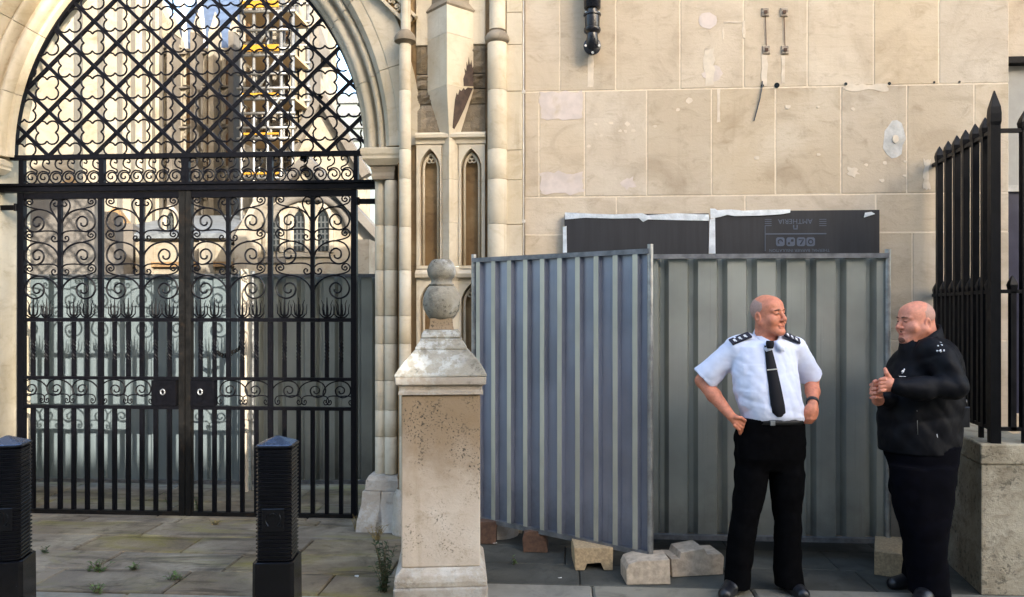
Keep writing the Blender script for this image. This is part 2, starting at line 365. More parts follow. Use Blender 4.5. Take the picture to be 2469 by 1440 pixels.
# ================================================================== ground
def build_ground():
    MB().box((-400, -400, -0.6), (400, 400, -0.06)).build('ground', 'ground', kind='structure')
    g = MB().box((-30, 4.0, -0.3), (30, 40, -0.02)).build('paving_bed', 'soil_joint', kind='structure')
    # forecourt slabs in front of the gate (left) : rows parallel to the street
    gp = bpy.data.objects.new('gate_pavement', None); COL.objects.link(gp); tag(gp, kind='structure')
    rows = [4.44, 4.83, 5.20, 5.56, 5.92, 6.06]
    rnd = random.Random(3)
    for i in range(len(rows) - 1):
        x = -7.2 + rnd.uniform(0, 0.6)
        while x < -0.72:
            w = rnd.uniform(0.75, 1.15)
            x1 = min(x + w, -0.7)
            if -0.7 - x1 < 0.3: x1 = -0.7
            dz = rnd.uniform(-0.004, 0.003)
            MB().slab((x + .006, rows[i] + .006, -0.1), (x1 - .006, rows[i+1] - .006, dz), 0.008).build('paving_slab', 'paving', gp)
            x = x1
    # strip under and behind the gate
    yy = 6.06
    for y1 in (6.6, 7.3, 8.4, 9.6):
        x = -7.0 + rnd.uniform(0, .5)
        while x < 0.5:
            w = rnd.uniform(0.9, 1.4)
            MB().slab((x + .005, yy + .005, -0.1), (x + w - .005, y1 - .005, rnd.uniform(-.003, .002)), 0.008).build('paving_slab', 'paving', gp)
            x += w
        yy = y1
    cg = MB().box((-40, 9.6, -0.3), (40, 60, -0.004)).build('courtyard_ground', 'paving', kind='structure')
    # forecourt to the right of the stone pier: dark slabs
    fp = bpy.data.objects.new('forecourt_pavement', None); COL.objects.link(fp); tag(fp, kind='structure')
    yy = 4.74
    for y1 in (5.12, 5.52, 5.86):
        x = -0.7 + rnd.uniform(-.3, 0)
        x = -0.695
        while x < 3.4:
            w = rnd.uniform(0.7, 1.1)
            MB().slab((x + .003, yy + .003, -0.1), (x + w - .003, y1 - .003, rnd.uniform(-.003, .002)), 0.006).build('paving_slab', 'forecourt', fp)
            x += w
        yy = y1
    # pale kerb stones along the street edge
    kb = bpy.data.objects.new('kerb', None); COL.objects.link(kb); tag(kb, kind='structure')
    x = -0.69
    while x < 4.5:
        w = rnd.uniform(0.8, 1.1)
        MB().slab((x + .004, 4.47, -0.1), (x + w - .004, 4.735, 0.002 + rnd.uniform(-.003, .003)), 0.012).build('kerb_stone', 'kerbstone', kb)
        x += w
    x = -7.5
    while x < 4.5:
        w = rnd.uniform(0.85, 1.1)
        MB().slab((x + .004, 4.17, -0.1), (x + w - .004, 4.435 if x + w < -0.7 else 4.46, -0.005 + rnd.uniform(-.003, .003)), 0.012).build('kerb_stone', 'kerbstone', kb)
        x += w
    pv = bpy.data.objects.new('street_pavement', None); COL.objects.link(pv); tag(pv, kind='structure')
    yy = 4.16
    for k in range(6):
        x = -8 + rnd.uniform(0, .4)
        while x < 6:
            w = rnd.uniform(0.7, 1.0)
            MB().slab((x + .004, yy - .6 + .004, -0.1), (x + w - .004, yy - .004, -0.006 + rnd.uniform(-.003, .002)), 0.008).build('paving_slab', 'paving', pv)
            x += w
        yy -= .6
build_ground()

# ================================================================== the stone building on the right
YW = 5.85
def build_right_wall():
    b = root('stone_building', (1.5, YW, 0), 'pale ashlar stone building wall behind the two men and the hoarding', 'building')
    xl, xr = X_(1266, YW), X_(2432, YW)
    MB().box((xl, YW + 0.0025, 0), (xr - .002, 6.35, 4.9)).build('wall_core', 'mortar', b)
    courses = [(-150, 211, [1266, 1350, 1485, 1640, 1793, 1947, 2107, 2264, 2432]),
               (211, 470, [1266, 1300, 1410, 1560, 1716, 1870, 2028, 2187, 2349, 2432]),
               (470, 562, [1266, 1487, 1797, 2112, 2432]),
               (562, 820, [1266, 1400, 1620, 1830, 2040, 2200, 2432]),
               (820, 1080, [1266, 1500, 1730, 1930, 2128, 2300, 2432]),
               (1080, 1292, [1266, 1400, 1620, 1830, 2040, 2200, 2432])]
    g = 0.0045
    for y0, y1, xs in courses:
        z1, z0 = Z_(y0, YW, 1850), Z_(y1, YW, 1850)
        z0 = max(z0, 0.0)
        for a, c in zip(xs[:-1], xs[1:]):
            xa, xc = X_(a, YW), X_(c, YW)
            MB().box((xa + (g if a > 1266 else 0), YW + random.uniform(-.0015, .0015), z0 + g), (xc - (g if c < 2432 else 0), YW + .12, z1 - g), 0.003).build('stone_block', 'ashlar', b)
    # top filler course
    z0 = Z_(-150, YW, 1850)
    for a, c in ((1266, 1560), (1560, 1870), (1870, 2187), (2187, 2432)):
        MB().box((X_(a, YW) + g, YW, z0 + g), (X_(c, YW) - g, YW + .12, 4.9), 0.003).build('stone_block', 'ashlar', b)
    # repairs: thin irregular patches of plaster and mortar standing a little proud
    def blob(px, py, rx, ry, mat, name='mortar_patch', n=14, jag=.25, dy=.003):
        pts = []
        rnd = random.Random(int(px*7 + py))
        for k in range(n):
            a = 2*math.pi*k/n; q = 1 + rnd.uniform(-jag, jag)
            p = at(px + rx*q*math.cos(a), py - ry*q*math.sin(a), YW); pts.append((p.x, p.z))
        MB().prism(pts, YW - dy - rnd.uniform(0, .0012), YW + .004).build(name, mat, b)
    def quad(x0, y0, x1, y1, mat, name='mortar_patch', dy=.003, jit=2.0):
        rnd = random.Random(int(x0*3 + y0)); pts = []
        n = 7
        def e(xa, ya, xb, yb):
            for k in range(n):
                t = k / n; p = at(xa + (xb-xa)*t + rnd.uniform(-jit, jit), ya + (yb-ya)*t + rnd.uniform(-jit, jit), YW); pts.append((p.x, p.z))
        e(x0, y1, x1, y1); e(x1, y1, x1, y0); e(x1, y0, x0, y0); e(x0, y0, x0, y1)
        MB().prism(pts, YW - dy - rnd.uniform(0, .001), YW + .004).build(name, mat, b)
    quad(1303, 221, 1404, 288, 'patch_plaster', jit=4); quad(1303, 416, 1408, 468, 'patch_plaster', jit=5)
    blob(1706, 50, 22, 21, 'patch_plaster', jag=.1)
    quad(1699, 118, 1722, 208, 'patch_white', jit=4); blob(1718, 178, 24, 18, 'patch_plaster')
    quad(1729, 214, 1736, 295, 'patch_white', jit=1.2)
    quad(1790, 50, 1797, 92, 'patch_white', jit=1); quad(1742, 66, 1746, 95, 'patch_white', jit=.8); quad(1745, 52, 1786, 56, 'patch_white', jit=1)
    quad(1836, 132, 1850, 208, 'patch_white', jit=2); quad(1884, 135, 1893, 200, 'patch_white', jit=1)
    quad(1418, 134, 1431, 210, 'patch_white', jit=1.5)
    blob(2156, 335, 26, 44, 'patch_grey', jag=.22); blob(2158, 336, 8, 10, 'patch_white', jag=.1, dy=.012)
    blob(2056, 414, 16, 12, 'patch_white', jag=.45); blob(1515, 441, 15, 16, 'patch_plaster', jag=.5)
    quad(2036, 205, 2140, 219, 'patch_white', jit=4)
    quad(2227, 385, 2242, 455, 'patch_white', jit=4)
    for px, py, r in ((1436, 300, 5), (1473, 297, 5), (1512, 299, 7), (1495, 316, 4), (1508, 317, 5), (1526, 315, 6), (1449, 327, 5), (1419, 353, 5), (1660, 243, 9), (1634, 265, 5), (1824, 381, 6), (1578, 305, 5), (2057, 264, 6), (2089, 398, 5), (2133, 393, 6), (2125, 435, 6), (2183, 390, 4), (2182, 424, 5), (1974, 373, 5), (1972, 258, 4), (1900, 258, 7)):
        blob(px, py, r, r*.7, 'patch_white', 'mortar_spot', 8, .3)
    for px, py, r in ((1838, 207, 4), (1873, 206, 6.5), (2039, 203, 4), (2144, 202, 4), (2252, 199, 3), (2313, 198, 3)):
        p = at(px, py, YW)
        MB().tube([(p.x, YW - .004, p.z), (p.x, YW + .004, p.z)], r/325, 10).build('drill_hole', 'window_dark', b)
    # the window bay beyond the wall's end
    x0 = xr; x1 = X_(2640, YW) + .6
    YB = 6.12
    MB().box((x0, YB + .1, 0), (x1, 6.5, 4.9)).build('bay_core', 'mortar', b)
    zt = Z_(150, YB, 2440)
    MB().box((x0 + .004, YB - .02, zt + .03), (x1, YB + .1, 4.9), .004).build('stone_block', 'ashlar', b)
    MB().box((x0 + .004, YB - .05, zt - .02), (x1, YB + .1, zt + .028)).build('lintel', 'iron', b)
    zm = Z_(452, YB, 2450)
    w = root_part('window', b)
    MB().box((x0 + .004, YB + .03, zm + .02), (x1, YB + .06, zt - .022)).build('blind', 'blind', w)
    MB().box((x0 + .004, YB + .005, zm - .03), (x1, YB + .07, zm + .018)).build('sash_rail', 'patch_grey', w)
    MB().box((x0 + .004, YB + .03, 0.9), (x1, YB + .06, zm - .032)).build('lower_panel', 'navy_panel', w)
    MB().box((x0 + .004, YB - .01, 0), (x1, YB + .1, .898), .004).build('stone_block', 'ashlar', b)
    return b
def root_part(name, parent):
    o = bpy.data.objects.new(name, None); COL.objects.link(o); o.parent = parent; return o
stone_building = build_right_wall()

# ================================================================== the gothic gateway on the left
YG = 6.15                                     # plane of the iron gate
GXL, GXR = X_(40, YG), X_(890, YG)
GK = (GXR - GXL) / 850.0
GKZ = YG / (CP + (460 - CX)/F*SP) / F
def gx(px): return GXL + (px - 40) * GK
def gz(py): return CAMZ + (HY - py) * GKZ
ARC_R, ARC_CR, ARC_CL, SPRING = 562.0, 327.0, 593.0, 376.0
def build_gateway():
    b = root('stone_gateway', (gx(460), 5.95, 0), 'cream gothic stone gateway with pointed arch and clustered columns', 'gateway')
    # --- moulded arch, one voussoir at a time
    prof = [(0, 6.26), (0, 6.12), (.015, 6.09), (.04, 6.085)]
    for k in range(9):
        a = math.pi * (1.0 - k/8.0) ; prof.append((.085 + .042*math.cos(a), 6.065 - .05*math.sin(a)))
    prof += [(.135, 6.07), (.15, 6.06), (.152, 6.0)]
    for k in range(7):
        a = math.pi * (1.0 - k/6.0); prof.append((.18 + .026*math.cos(a), 5.985 - .035*math.sin(a)))
    prof += [(.212, 5.99), (.222, 5.93), (.25, 5.895), (.262, 5.88), (.33, 5.88), (.34, 5.872), (.52, 5.87), (.52, 6.26)]
    K = (GK + GKZ) / 2
    r0 = ARC_R * K
    def arc_pt(side, ang, rho, Y):
        # side +1: right arc
        cx = gx(ARC_CR) if side > 0 else gx(ARC_CL)
        return (cx + side*(r0 + rho)*math.cos(ang), Y, gz(SPRING) + (r0 + rho)*math.sin(ang))
    amax = math.acos((460 - ARC_CR) / ARC_R)
    nv = 5
    for side in (1, -1):
        for i in range(nv):
            a0 = amax * i / nv + .0012; a1 = amax * (i + 1) / nv - .0012
            m = MB(); rings = []
            for k in range(7):
                a = a0 + (a1 - a0)*k/6
                rings.append([arc_pt(side, a, rho, Y) for rho, Y in prof])
            m.loft(rings)
            smooth_auto(m.build('voussoir', 'arch_stone', b), 35)
    # --- spandrel wall above the arch
    xl, xr = gx(460) - 3.2, X_(1003, 5.88)
    m = MB()
    top = 4.9
    ro = r0 + .5
    for side in (1, -1):
        pts = []
        n = 14
        for k in range(n + 1):
            a = .30 + (amax - .30)*k/n
            p = arc_pt(side, a, .5, 0); pts.append((p[0], p[2]))
        pts = [q for q in pts if q[1] < top - .02]
        far = xr if side > 0 else xl
        poly = pts + [(pts[-1][0], top), (far, top), (far, pts[0][1])]
        MB().prism(poly, 5.90, 6.25).build('spandrel', 'arch_stone', b)
    # carved gable band with foliage, climbing to the left above the right haunch
    p0 = at(985, 62, 5.83); p1 = at(890, -30, 5.83); d = (p1 - p0).normalized(); nrm = Vector((-d.z, 0, d.x))
    for off, w, dy in ((.0, .012, .03), (-.085, .012, .03)):
        c = (p0 + p1)/2 + nrm*off
        MB().obox(c, d*(p1-p0).length/2, (0, dy, 0), nrm*w).build('gable_moulding', 'arch_stone', b)
    MB().obox((p0+p1)/2 - nrm*.042 + Vector((0, .03, 0)), d*(p1-p0).length/2, (0, .02, 0), nrm*.03).build('gable_band', 'shaded_brown_stone', b)
    for k in range(6):
        c = p0 + d*(.03 + k*.066) - nrm*.042
        m = MB()
        pts = [c + d*(.026*(1 - t*.8))*math.cos(t*9 + k) + nrm*(.026*(1 - t*.8))*math.sin(t*9 + k) + Vector((0, -.02*t, 0)) for t in [i/16 for i in range(17)]]
        m.tube(pts, .011, 6, .006)
        m.build('carved_leaf', 'arch_stone', b, smooth=True)
    # --- right jamb: two round shafts of stacked drums, capital, base; the same mirrored on the left
    joints = [436, 545, 652, 762, 829, 917, 988, 1052, 1142]
    for side in (1, -1):
        def mx(px):
            x = X_(px, 5.98)
            return x if side > 0 else 2*gx(460) - x
        for cxp, yy, rr in ((917, 6.0, .046), (945, 5.95, .05)):
            for ja, jb in zip(joints[:-1], joints[1:]):
                z1, z0 = Z_(ja, yy, 930), Z_(jb, yy, 930)
                m = MB(); m.lathe((mx(cxp), yy), [(z0 + .0015, rr - .002), (z0 + .004, rr), (z1 - .004, rr), (z1 - .0015, rr - .002)], 20)
                smooth_auto(m.build('shaft_drum', 'gateway_stone', b), 40)
        zb = Z_(1142, 5.97, 930)
        xa, xb = mx(906), mx(1003)
        MB().box((min(xa, xb), 6.03, 0), (max(xa, xb), 6.5, gz(SPRING) + .05)).build('jamb_core', 'arch_stone' if side < 0 else 'shaded_brown_stone', b)  # right core darker: shade between the shafts is in its colour
        # capital
        c = (mx(929), 6.0)
        zc = lambda p: Z_(p, 5.97, 925)
        m = MB(); m.mould(c, [(zc(436), .085, .1), (zc(428), .09, .105), (zc(420), .088, .1), (zc(404), .1, .115)])
        m.build('capital_bell', 'cap_stone', b)
        m = MB(); m.mould(c, [(zc(404) + .001, .115, .13), (zc(396), .135, .15), (zc(390), .15, .165), (zc(384), .15, .165), (zc(379), .158, .172), (zc(367), .16, .175), (zc(364), .145, .16)])
        m.build('capital_abacus', 'arch_stone', b)
        # plinth blocks
        m = MB(); m.mould((mx(930), 6.0), [(0.30, .13, .16), (zb - .03, .125, .15), (zb - .01, .115, .135), (zb, .11, .13)])
        m.build('plinth_block', 'base_stone', b)
        for dx in (-.075, .075):
            m = MB(); m.mould((mx(930) + dx, 5.985), [(0, .105, .235), (.08, .098, .225), (.2, .075, .18), (.295, .07, .165)])
            m.build('plinth_foot', 'base_stone', b)
        if side < 0: continue
    # --- colonnette A with domed cap
    def colonnette(px, Y, rr, cap_top, cap_bot, cap_r, joints, above, mat='gateway_stone'):
        c = (X_(px, Y), Y)
        js = [cap_bot] + joints + [1200]
        for ja, jb in zip(js[:-1], js[1:]):
            z1, z0 = Z_(ja, Y, px), Z_(jb, Y, px)
            m = MB(); m.lathe(c, [(z0 + .0012, rr - .002), (z0 + .004, rr), (z1 - .004, rr), (z1 - .0012, rr - .002)], 20)
            smooth_auto(m.build('colonnette_drum', mat, b), 40)
        zt, zb = Z_(cap_top, Y, px), Z_(cap_bot, Y, px)
        h = zt - zb
        m = MB(); m.lathe(c, [(zb, rr), (zb + .12*h, rr*1.15), (zb + .2*h, cap_r), (zb + .45*h, cap_r), (zb + .7*h, cap_r*.85), (zb + .9*h, cap_r*.6), (zt, above*1.02)], 20)
        smooth_auto(m.build('colonnette_cap', 'cap_stone', b), 50)
        m = MB(); m.lathe((c[0], c[1] + .02), [(zt - .01, above), (4.9, above)], 16)
        smooth_auto(m.build('upper_shaft', 'gateway_stone', b), 50)
        m = MB(); m.lathe(c, [(0, rr*2.2), (.28, rr*2.0), (.34, rr*1.4), (Z_(1200, Y, px), rr*1.2)], 20)
        smooth_auto(m.build('colonnette_base', 'base_stone', b), 40)
    colonnette(977, 5.76, .045, 74, 108, .082, [220, 362, 432, 548, 652, 762, 829, 917, 1052], .038)
    colonnette(1199, 5.79, .074, 74, 106, .092, [220, 362, 434, 542, 690, 850, 1010], .062)
    # recess behind colonnettes
    MB().box((X_(958, 5.86), 5.885, 0), (X_(1004, 5.86), 6.2, 4.9)).build('reveal', 'shaded_brown_stone', b)  # shade of the gap carried by the dark stone colour
    MB().box((X_(1169, 5.86), 5.885, 0), (X_(1224, 5.86), 6.2, 4.9)).build('reveal', 'shaded_brown_stone', b)
    # --- pilaster of flat blocks between colonnette and building
    js = [-160, 30, 108, 220, 362, 434, 542, 690, 850, 1010, 1150, 1292]
    for ja, jb in zip(js[:-1], js[1:]):
        Y = 5.80
        MB().box((X_(1221, Y), Y + random.uniform(0, .004), max(0, Z_(jb, Y, 1240)) + .0015), (X_(1259, Y), 6.2, Z_(ja, Y, 1240) - .0015), .004).build('pilaster_block', 'gateway_stone', b)
    # --- niche bay
    Y = 5.86
    xa, xb = X_(1003, Y), X_(1170, Y)
    # smooth wall on top
    MB().box((xa, Y, Z_(108, Y, 1080)), (xb, 6.2, 4.9), .003).build('bay_block', 'gateway_stone', b)
    # rough courses
    rc = [109, 177, 214, 251, 325]
    rnd = random.Random(5)
    for ja, jb in zip(rc[:-1], rc[1:]):
        for (p, q) in ((1003, 1086), (1086, 1170)):
            m = MB()
            x0, x1, z0, z1 = X_(p, Y) + .002, X_(q, Y) - .002, Z_(jb, Y, 1080) + .004, Z_(ja, Y, 1080) - .004
            nx, nz = 7, 5
            gridv = [[(x0 + (x1-x0)*i/nx, Y + .0 + (rnd.uniform(-.012, .012) if 0 < i < nx and 0 < j < nz else .014), z0 + (z1-z0)*j/nz) for i in range(nx+1)] for j in range(nz+1)]
            vs = [v for r_ in gridv for v in r_]; fs = []
            for j in range(nz):
                for i in range(nx):
                    a = j*(nx+1) + i; fs.append((a, a+1, a+nx+2, a+nx+1))
            m.add(vs, fs)
            m.box((x0, Y + .016, z0), (x1, 6.2, z1))
            m.build('rough_block', 'dark_stone', b, smooth=False)
    # string course
    zs = lambda p: Z_(p, 5.83, 1080)
    m = MB()
    pr = [(5.86, zs(348)), (5.835, zs(346)), (5.83, zs(336)), (5.80, zs(333)), (5.795, zs(326)), (5.83, zs(319)), (5.86, zs(317))]
    m.loft([[(x, yy, z) for yy, z in pr + [(6.1, zs(317)), (6.1, zs(348))]] for x in (X_(1002, 5.83), X_(1171, 5.83))])
    m.build('string_course', 'gateway_stone', b)
    # tiers of lancet niches
    def lancet(cx, w, z0, z1, n=9):
        # pointed opening outline, from bottom left up and over
        r_ = w * 1.25; spr = z1 - math.sqrt(r_*r_ - (r_ - w/2)**2)
        L = [(cx - w/2, z0)]
        for k in range(n + 1):
            a = math.acos((r_ - w/2)/r_) * k / n
            L.append((cx - w/2 + r_ - r_*math.cos(a), spr + r_*math.sin(a)))
        Rr = [(2*cx - x, z) for x, z in L[::-1]][1:]
        return L + Rr
    def tier(ytop, ybot, apex, sill):
        Yp = 5.845
        z1, z0 = Z_(ytop, Yp, 1080), Z_(ybot, Yp, 1080)
        for (pl, pr_, pc) in ((1004, 1064, 1036.5), (1106, 1169, 1136)):
            w = 50*Yp/F*1.0
            cx = X_(pc, Yp); xl_, xr_ = X_(pl, Yp), X_(pr_, Yp)
            op = lancet(cx, w, Z_(sill, Yp, 1080), Z_(apex, Yp, 1080))
            half = len(op)//2
            left = op[:half+1]; right = op[half:]
            zb_ = op[0][1]
            # stone facing round the opening as two halves
            MB().prism([(xl_, zb_)] + left + [(cx, z1), (xl_, z1)], Yp, 6.0).build('niche_facing', 'gateway_stone', b)
            MB().prism([(cx, z1)] + right + [(xr_, zb_), (xr_, z1)], Yp, 6.0).build('niche_facing', 'gateway_stone', b)
            MB().box((xl_, Yp, z0), (xr_, 6.0, zb_ - .002)).build('niche_sill', 'gateway_stone', b)
            MB().box((xl_ + .01, 5.94, z0), (xr_ - .01, 6.1, z1)).build('niche_back', 'shaded_brown_stone', b)
            # inner order
            inner = lancet(cx, w*.72, zb_, Z_(apex + 10, Yp, 1080))
            t = MB(); t.tube([(x, 5.895, z) for x, z in inner], .011, 6); t.build('niche_moulding', 'gateway_stone', b, smooth=True)
            # trefoil head
            zt = Z_(apex + 24, Yp, 1080)
            t = MB()
            for a in (90, 210, 330):
                cc = (cx + .016*math.cos(R(a)), zt + .016*math.sin(R(a)))
                t.tube([(cc[0] + .016*math.cos(q*math.pi/6), 5.90, cc[1] + .016*math.sin(q*math.pi/6)) for q in range(13)], .006, 5)
            t.build('trefoil', 'gateway_stone', b, smooth=True)
    tier(349, 648, 358, 640)
    tier(672, 1150, 684, 1130)
    m = MB()
    zs2 = lambda p: Z_(p, 5.83, 1080)
    pr = [(5.86, zs2(672)), (5.81, zs2(669)), (5.80, zs2(660)), (5.83, zs2(652)), (5.86, zs2(649))]
    m.loft([[(x, yy, z) for yy, z in pr + [(6.1, zs2(649)), (6.1, zs2(672))]] for x in (X_(1002, 5.83), X_(1171, 5.83))])
    m.build('string_course', 'gateway_stone', b)
    MB().box((xa, 5.80, 0), (xb, 6.1, Z_(1150, 5.8, 1080) - .001), .01).build('bay_plinth', 'base_stone', b)
    # --- diagonal buttress shaft hanging on the bay
    Yc = 5.86
    c = (X_(1086, Yc), Yc)
    zz = lambda p: Z_(p, 5.75, 1085)
    s2 = math.sqrt(2)
    hb, hs = .178/s2*1.0, .066/s2
    blocks = [(210, 85), (85, 18)]
    for jb, ja in blocks:
        m = MB(); m.mould(c, [(zz(jb) + .001, hb, hb), (zz(ja) - .001, hb, hb)], R(45)); m.build('buttress_block', 'gateway_stone', b)
    m = MB(); m.mould(c, [(zz(326), hs, hs), (zz(210), hb, hb)], R(45)); m.build('buttress_corbel', 'gateway_stone', b)
    m = MB(); m.mould(c, [(zz(18), hb*1.02, hb*1.02), (zz(14), hb*1.08, hb*1.08), (zz(8), hb*1.0, hb*1.0), (zz(2), hb*.9, hb*.9), (zz(-4), hb*.82, hb*.82), (4.9, hb*.82, hb*.82)], R(45)); m.build('buttress_cap', 'cap_stone', b)
    js = [327, 428, 535, 640]
    for ja, jb in zip(js[:-1], js[1:]):
        m = MB(); m.mould(c, [(zz(jb) + .001, hs, hs), (zz(ja) - .001, hs, hs)], R(45)); m.build('buttress_shaft', 'gateway_stone', b)
    m = MB(); m.mould(c, [(zz(1200), hs*1.2, hs*1.2), (zz(676), hs*1.2, hs*1.2), (zz(668), hs*1.6, hs*1.6), (zz(655), hs*1.7, hs*1.7), (zz(641), hs, hs)], R(45)); m.build('buttress_shaft', 'gateway_stone', b)
    # jagged black water stain down the right faces of the buttress
    def on_plane(px, py, a, b_, c_):
        a, b_, c_ = Vector(a), Vector(b_), Vector(c_); nn = (b_ - a).cross(c_ - a).normalized(); o = Vector((0, 0, CAMZ))
        dv = atd(px, py, 1.0) - o; t = (a - o).dot(nn)/dv.dot(nn)
        if nn.dot(dv) > 0: nn = -nn
        return o + dv*t + nn*.002, nn
    H_, h_ = hb*s2, hs*s2
    t1 = ((c[0], c[1] - H_, zz(18)), (c[0] + H_, c[1], zz(18)), (c[0], c[1] - H_, zz(210)))
    t2 = ((c[0], c[1] - H_, zz(210)), (c[0] + H_, c[1], zz(210)), (c[0], c[1] - h_, zz(326)))
    for tri, poly in ((t1, [(1118, 208), (1117, 190), (1121, 178), (1120, 165), (1124, 172), (1125, 150), (1128, 160), (1130, 138), (1133, 158), (1136, 145), (1139, 165), (1141, 160), (1142, 208)]),
                      (t2, [(1108, 216), (1112, 220), (1118, 212), (1121, 217), (1128, 211), (1140, 213), (1132, 232), (1120, 262), (1106, 292), (1095, 312), (1091, 308), (1094, 270), (1097, 240), (1101, 224), (1104, 230)])):
        P = []; nn = None
        for q in poly:
            v, nn = on_plane(q[0], q[1], *tri); P.append(v)
        m = MB(); k_ = len(P); m.add(P + [v - nn*.004 for v in P], [tuple(range(k_)), tuple(range(2*k_ - 1, k_ - 1, -1))] + [(i, i + k_, (i + 1) % k_ + k_, (i + 1) % k_) for i in range(k_)])
        m.build('water_stain', 'stain_black', b)
    # left flank wall beyond the gate, mostly out of frame
    MB().box((gx(460) - 4.2, 5.9, 0), (2*gx(460) - X_(1000, 5.98), 6.4, gz(SPRING) + .05), .004).build('flank_wall', 'gateway_stone', b)
    MB().box((gx(460) - 4.2, 5.9, gz(SPRING) + .05), (gx(460) - 3.2, 6.25, 4.9), .004).build('flank_wall', 'gateway_stone', b)
    return b
gateway = build_gateway()
m = MB(); xx = X_(1262.5, 5.82)
m.tube([(xx, 5.815, 0.2), (xx, 5.815, 4.9)], .0055, 8)
cnd = root('wall_conduit', (xx, 5.815, 0.2), 'thin pale conduit pipe running up the joint beside the stone building', 'pipe')
m.build('pipe', 'conduit_paint', cnd, smooth=True)
for py in (222, 534):
    z = Z_(py, 5.82, 1262)
    MB().box((xx - .012, 5.806, z - .012), (xx + .012, 5.83, z + .012)).build('pipe_clip', 'conduit_paint', cnd)
MB().box((X_(1256, 5.9), 5.90, 0), (X_(1268, 5.9), 6.2, 4.9)).build('reveal', 'shaded_brown_stone', gateway)  # dark strip closing the groove, shade included in its colour
# ================================================================== iron gate: screen in the arch, transom band, two leaves
def inside(px, py, m=7):
    return math.hypot(px - ARC_CR, py - SPRING) < ARC_R - m and math.hypot(px - ARC_CL, py - SPRING) < ARC_R - m and py < 371
def build_screen():
    b = root('iron_arch_screen', (gx(460), YG, gz(372)), 'black iron lattice screen with quatrefoils filling the pointed arch', 'screen')
    # frame following the arch
    amax = math.acos((460 - ARC_CR) / ARC_R)
    for side in (1, -1):
        cx = ARC_CR if side > 0 else ARC_CL
        rings = []
        for k in range(25):
            a = amax*k/24
            row = []
            for rr, dy in ((ARC_R - 9, -.02), (ARC_R + 1.5, -.02), (ARC_R + 1.5, .02), (ARC_R - 9, .02)):
                row.append((gx(cx + side*rr*math.cos(a)), YG + dy, gz(SPRING - rr*math.sin(a))))
            rings.append(row)
        MB().loft(rings).build('arch_frame', 'iron', b)
    MB().box((gx(28), YG - .025, gz(381)), (gx(892), YG + .025, gz(370))).build('bottom_rail', 'iron', b)
    # diagonal bars through nodes (63+111.4k, 315)
    P = 111.5; Q = 108.6
    def clip_line(x0, y0, dx, dy, name, yoff):
        ts = [t/200.0 for t in range(-3200, 3201)]
        run = [t for t in ts if inside(x0 + dx*t, y0 + dy*t, 5)]
        if len(run) < 8: return
        a, c = run[0], run[-1]
        p = Vector((gx(x0 + dx*a), YG + yoff, gz(y0 + dy*a))); q = Vector((gx(x0 + dx*c), YG + yoff, gz(y0 + dy*c)))
        d = (q - p); L = d.length; d.normalize(); nn = Vector((-d.z, 0, d.x))
        MB().obox((p + q)/2, d*L/2, (0, .009, 0), nn*.0140).build(name, 'iron', b)
    for k in range(-8, 14):
        x0 = 63.5 + P*k
        clip_line(x0, 316, P/2, Q/2, 'lattice_bar', -.008)
        clip_line(x0, 316, P/2, -Q/2, 'lattice_bar', .009)
    # quatrefoils
    a_, r_ = 13.2, 15.2
    def quat(cx, cy):
        pts = []
        th = math.acos(-a_/r_) if a_ < r_ else math.pi
        for q in range(4):
            base = math.pi/4 + q*math.pi/2
            c = (cx + a_*math.sqrt(2)*math.cos(base), cy - a_*math.sqrt(2)*math.sin(base))
            span = math.pi/4 + (th - math.pi/2)
            span = th - math.pi/4
            for s in range(9):
                an = base - span + 2*span*s/8
                pts.append((c[0] + r_*math.cos(an), c[1] - r_*math.sin(an)))
        pts.append(pts[0])
        return pts
    full = None
    for row in range(-8, 2):
        cy = 316 + row*Q/2
        for k in range(-1, 10):
            cx = (63.5 + P/2 if row % 2 == 0 else 63.5) + P*k
            pts = quat(cx, cy)
            ins = [inside(x, y, 8) for x, y in pts]
            if all(ins):
                if full is None:
                    full = MB().tube([(gx(x) - gx(cx), -.018, gz(y) - gz(cy)) for x, y in pts], .0076, 5).mesh('quatrefoil', 'iron')
                inst('quatrefoil', full, b, (gx(cx), YG, gz(cy)))
            elif any(ins):
                m = MB(); run = []
                n = len(pts) - 1
                # rotate so that a run does not wrap
                st = next(i for i in range(n) if not ins[i])
                for i in range(n + 1):
                    j = (st + i) % n
                    if ins[j] and i < n: run.append(pts[j])
                    else:
                        if len(run) > 2: m.tube([(gx(x), YG - .018, gz(y)) for x, y in run], .0076, 5)
                        run = []
                if m.v: m.build('quatrefoil', 'iron', b)
    return b
build_screen()

def spiral_pts(cx, cy, r0, r1, a0, a1, n=26):
    return [(cx + (r0 + (r1 - r0)*t)*math.cos(a0 + (a1 - a0)*t), cy + (r0 + (r1 - r0)*t)*math.sin(a0 + (a1 - a0)*t)) for t in [i/n for i in range(n+1)]]
def tube_px(pts, r=.0055, n=5):
    return MB().tube([(x*GK, 0, -y*GKZ) for x, y in pts], r, n)

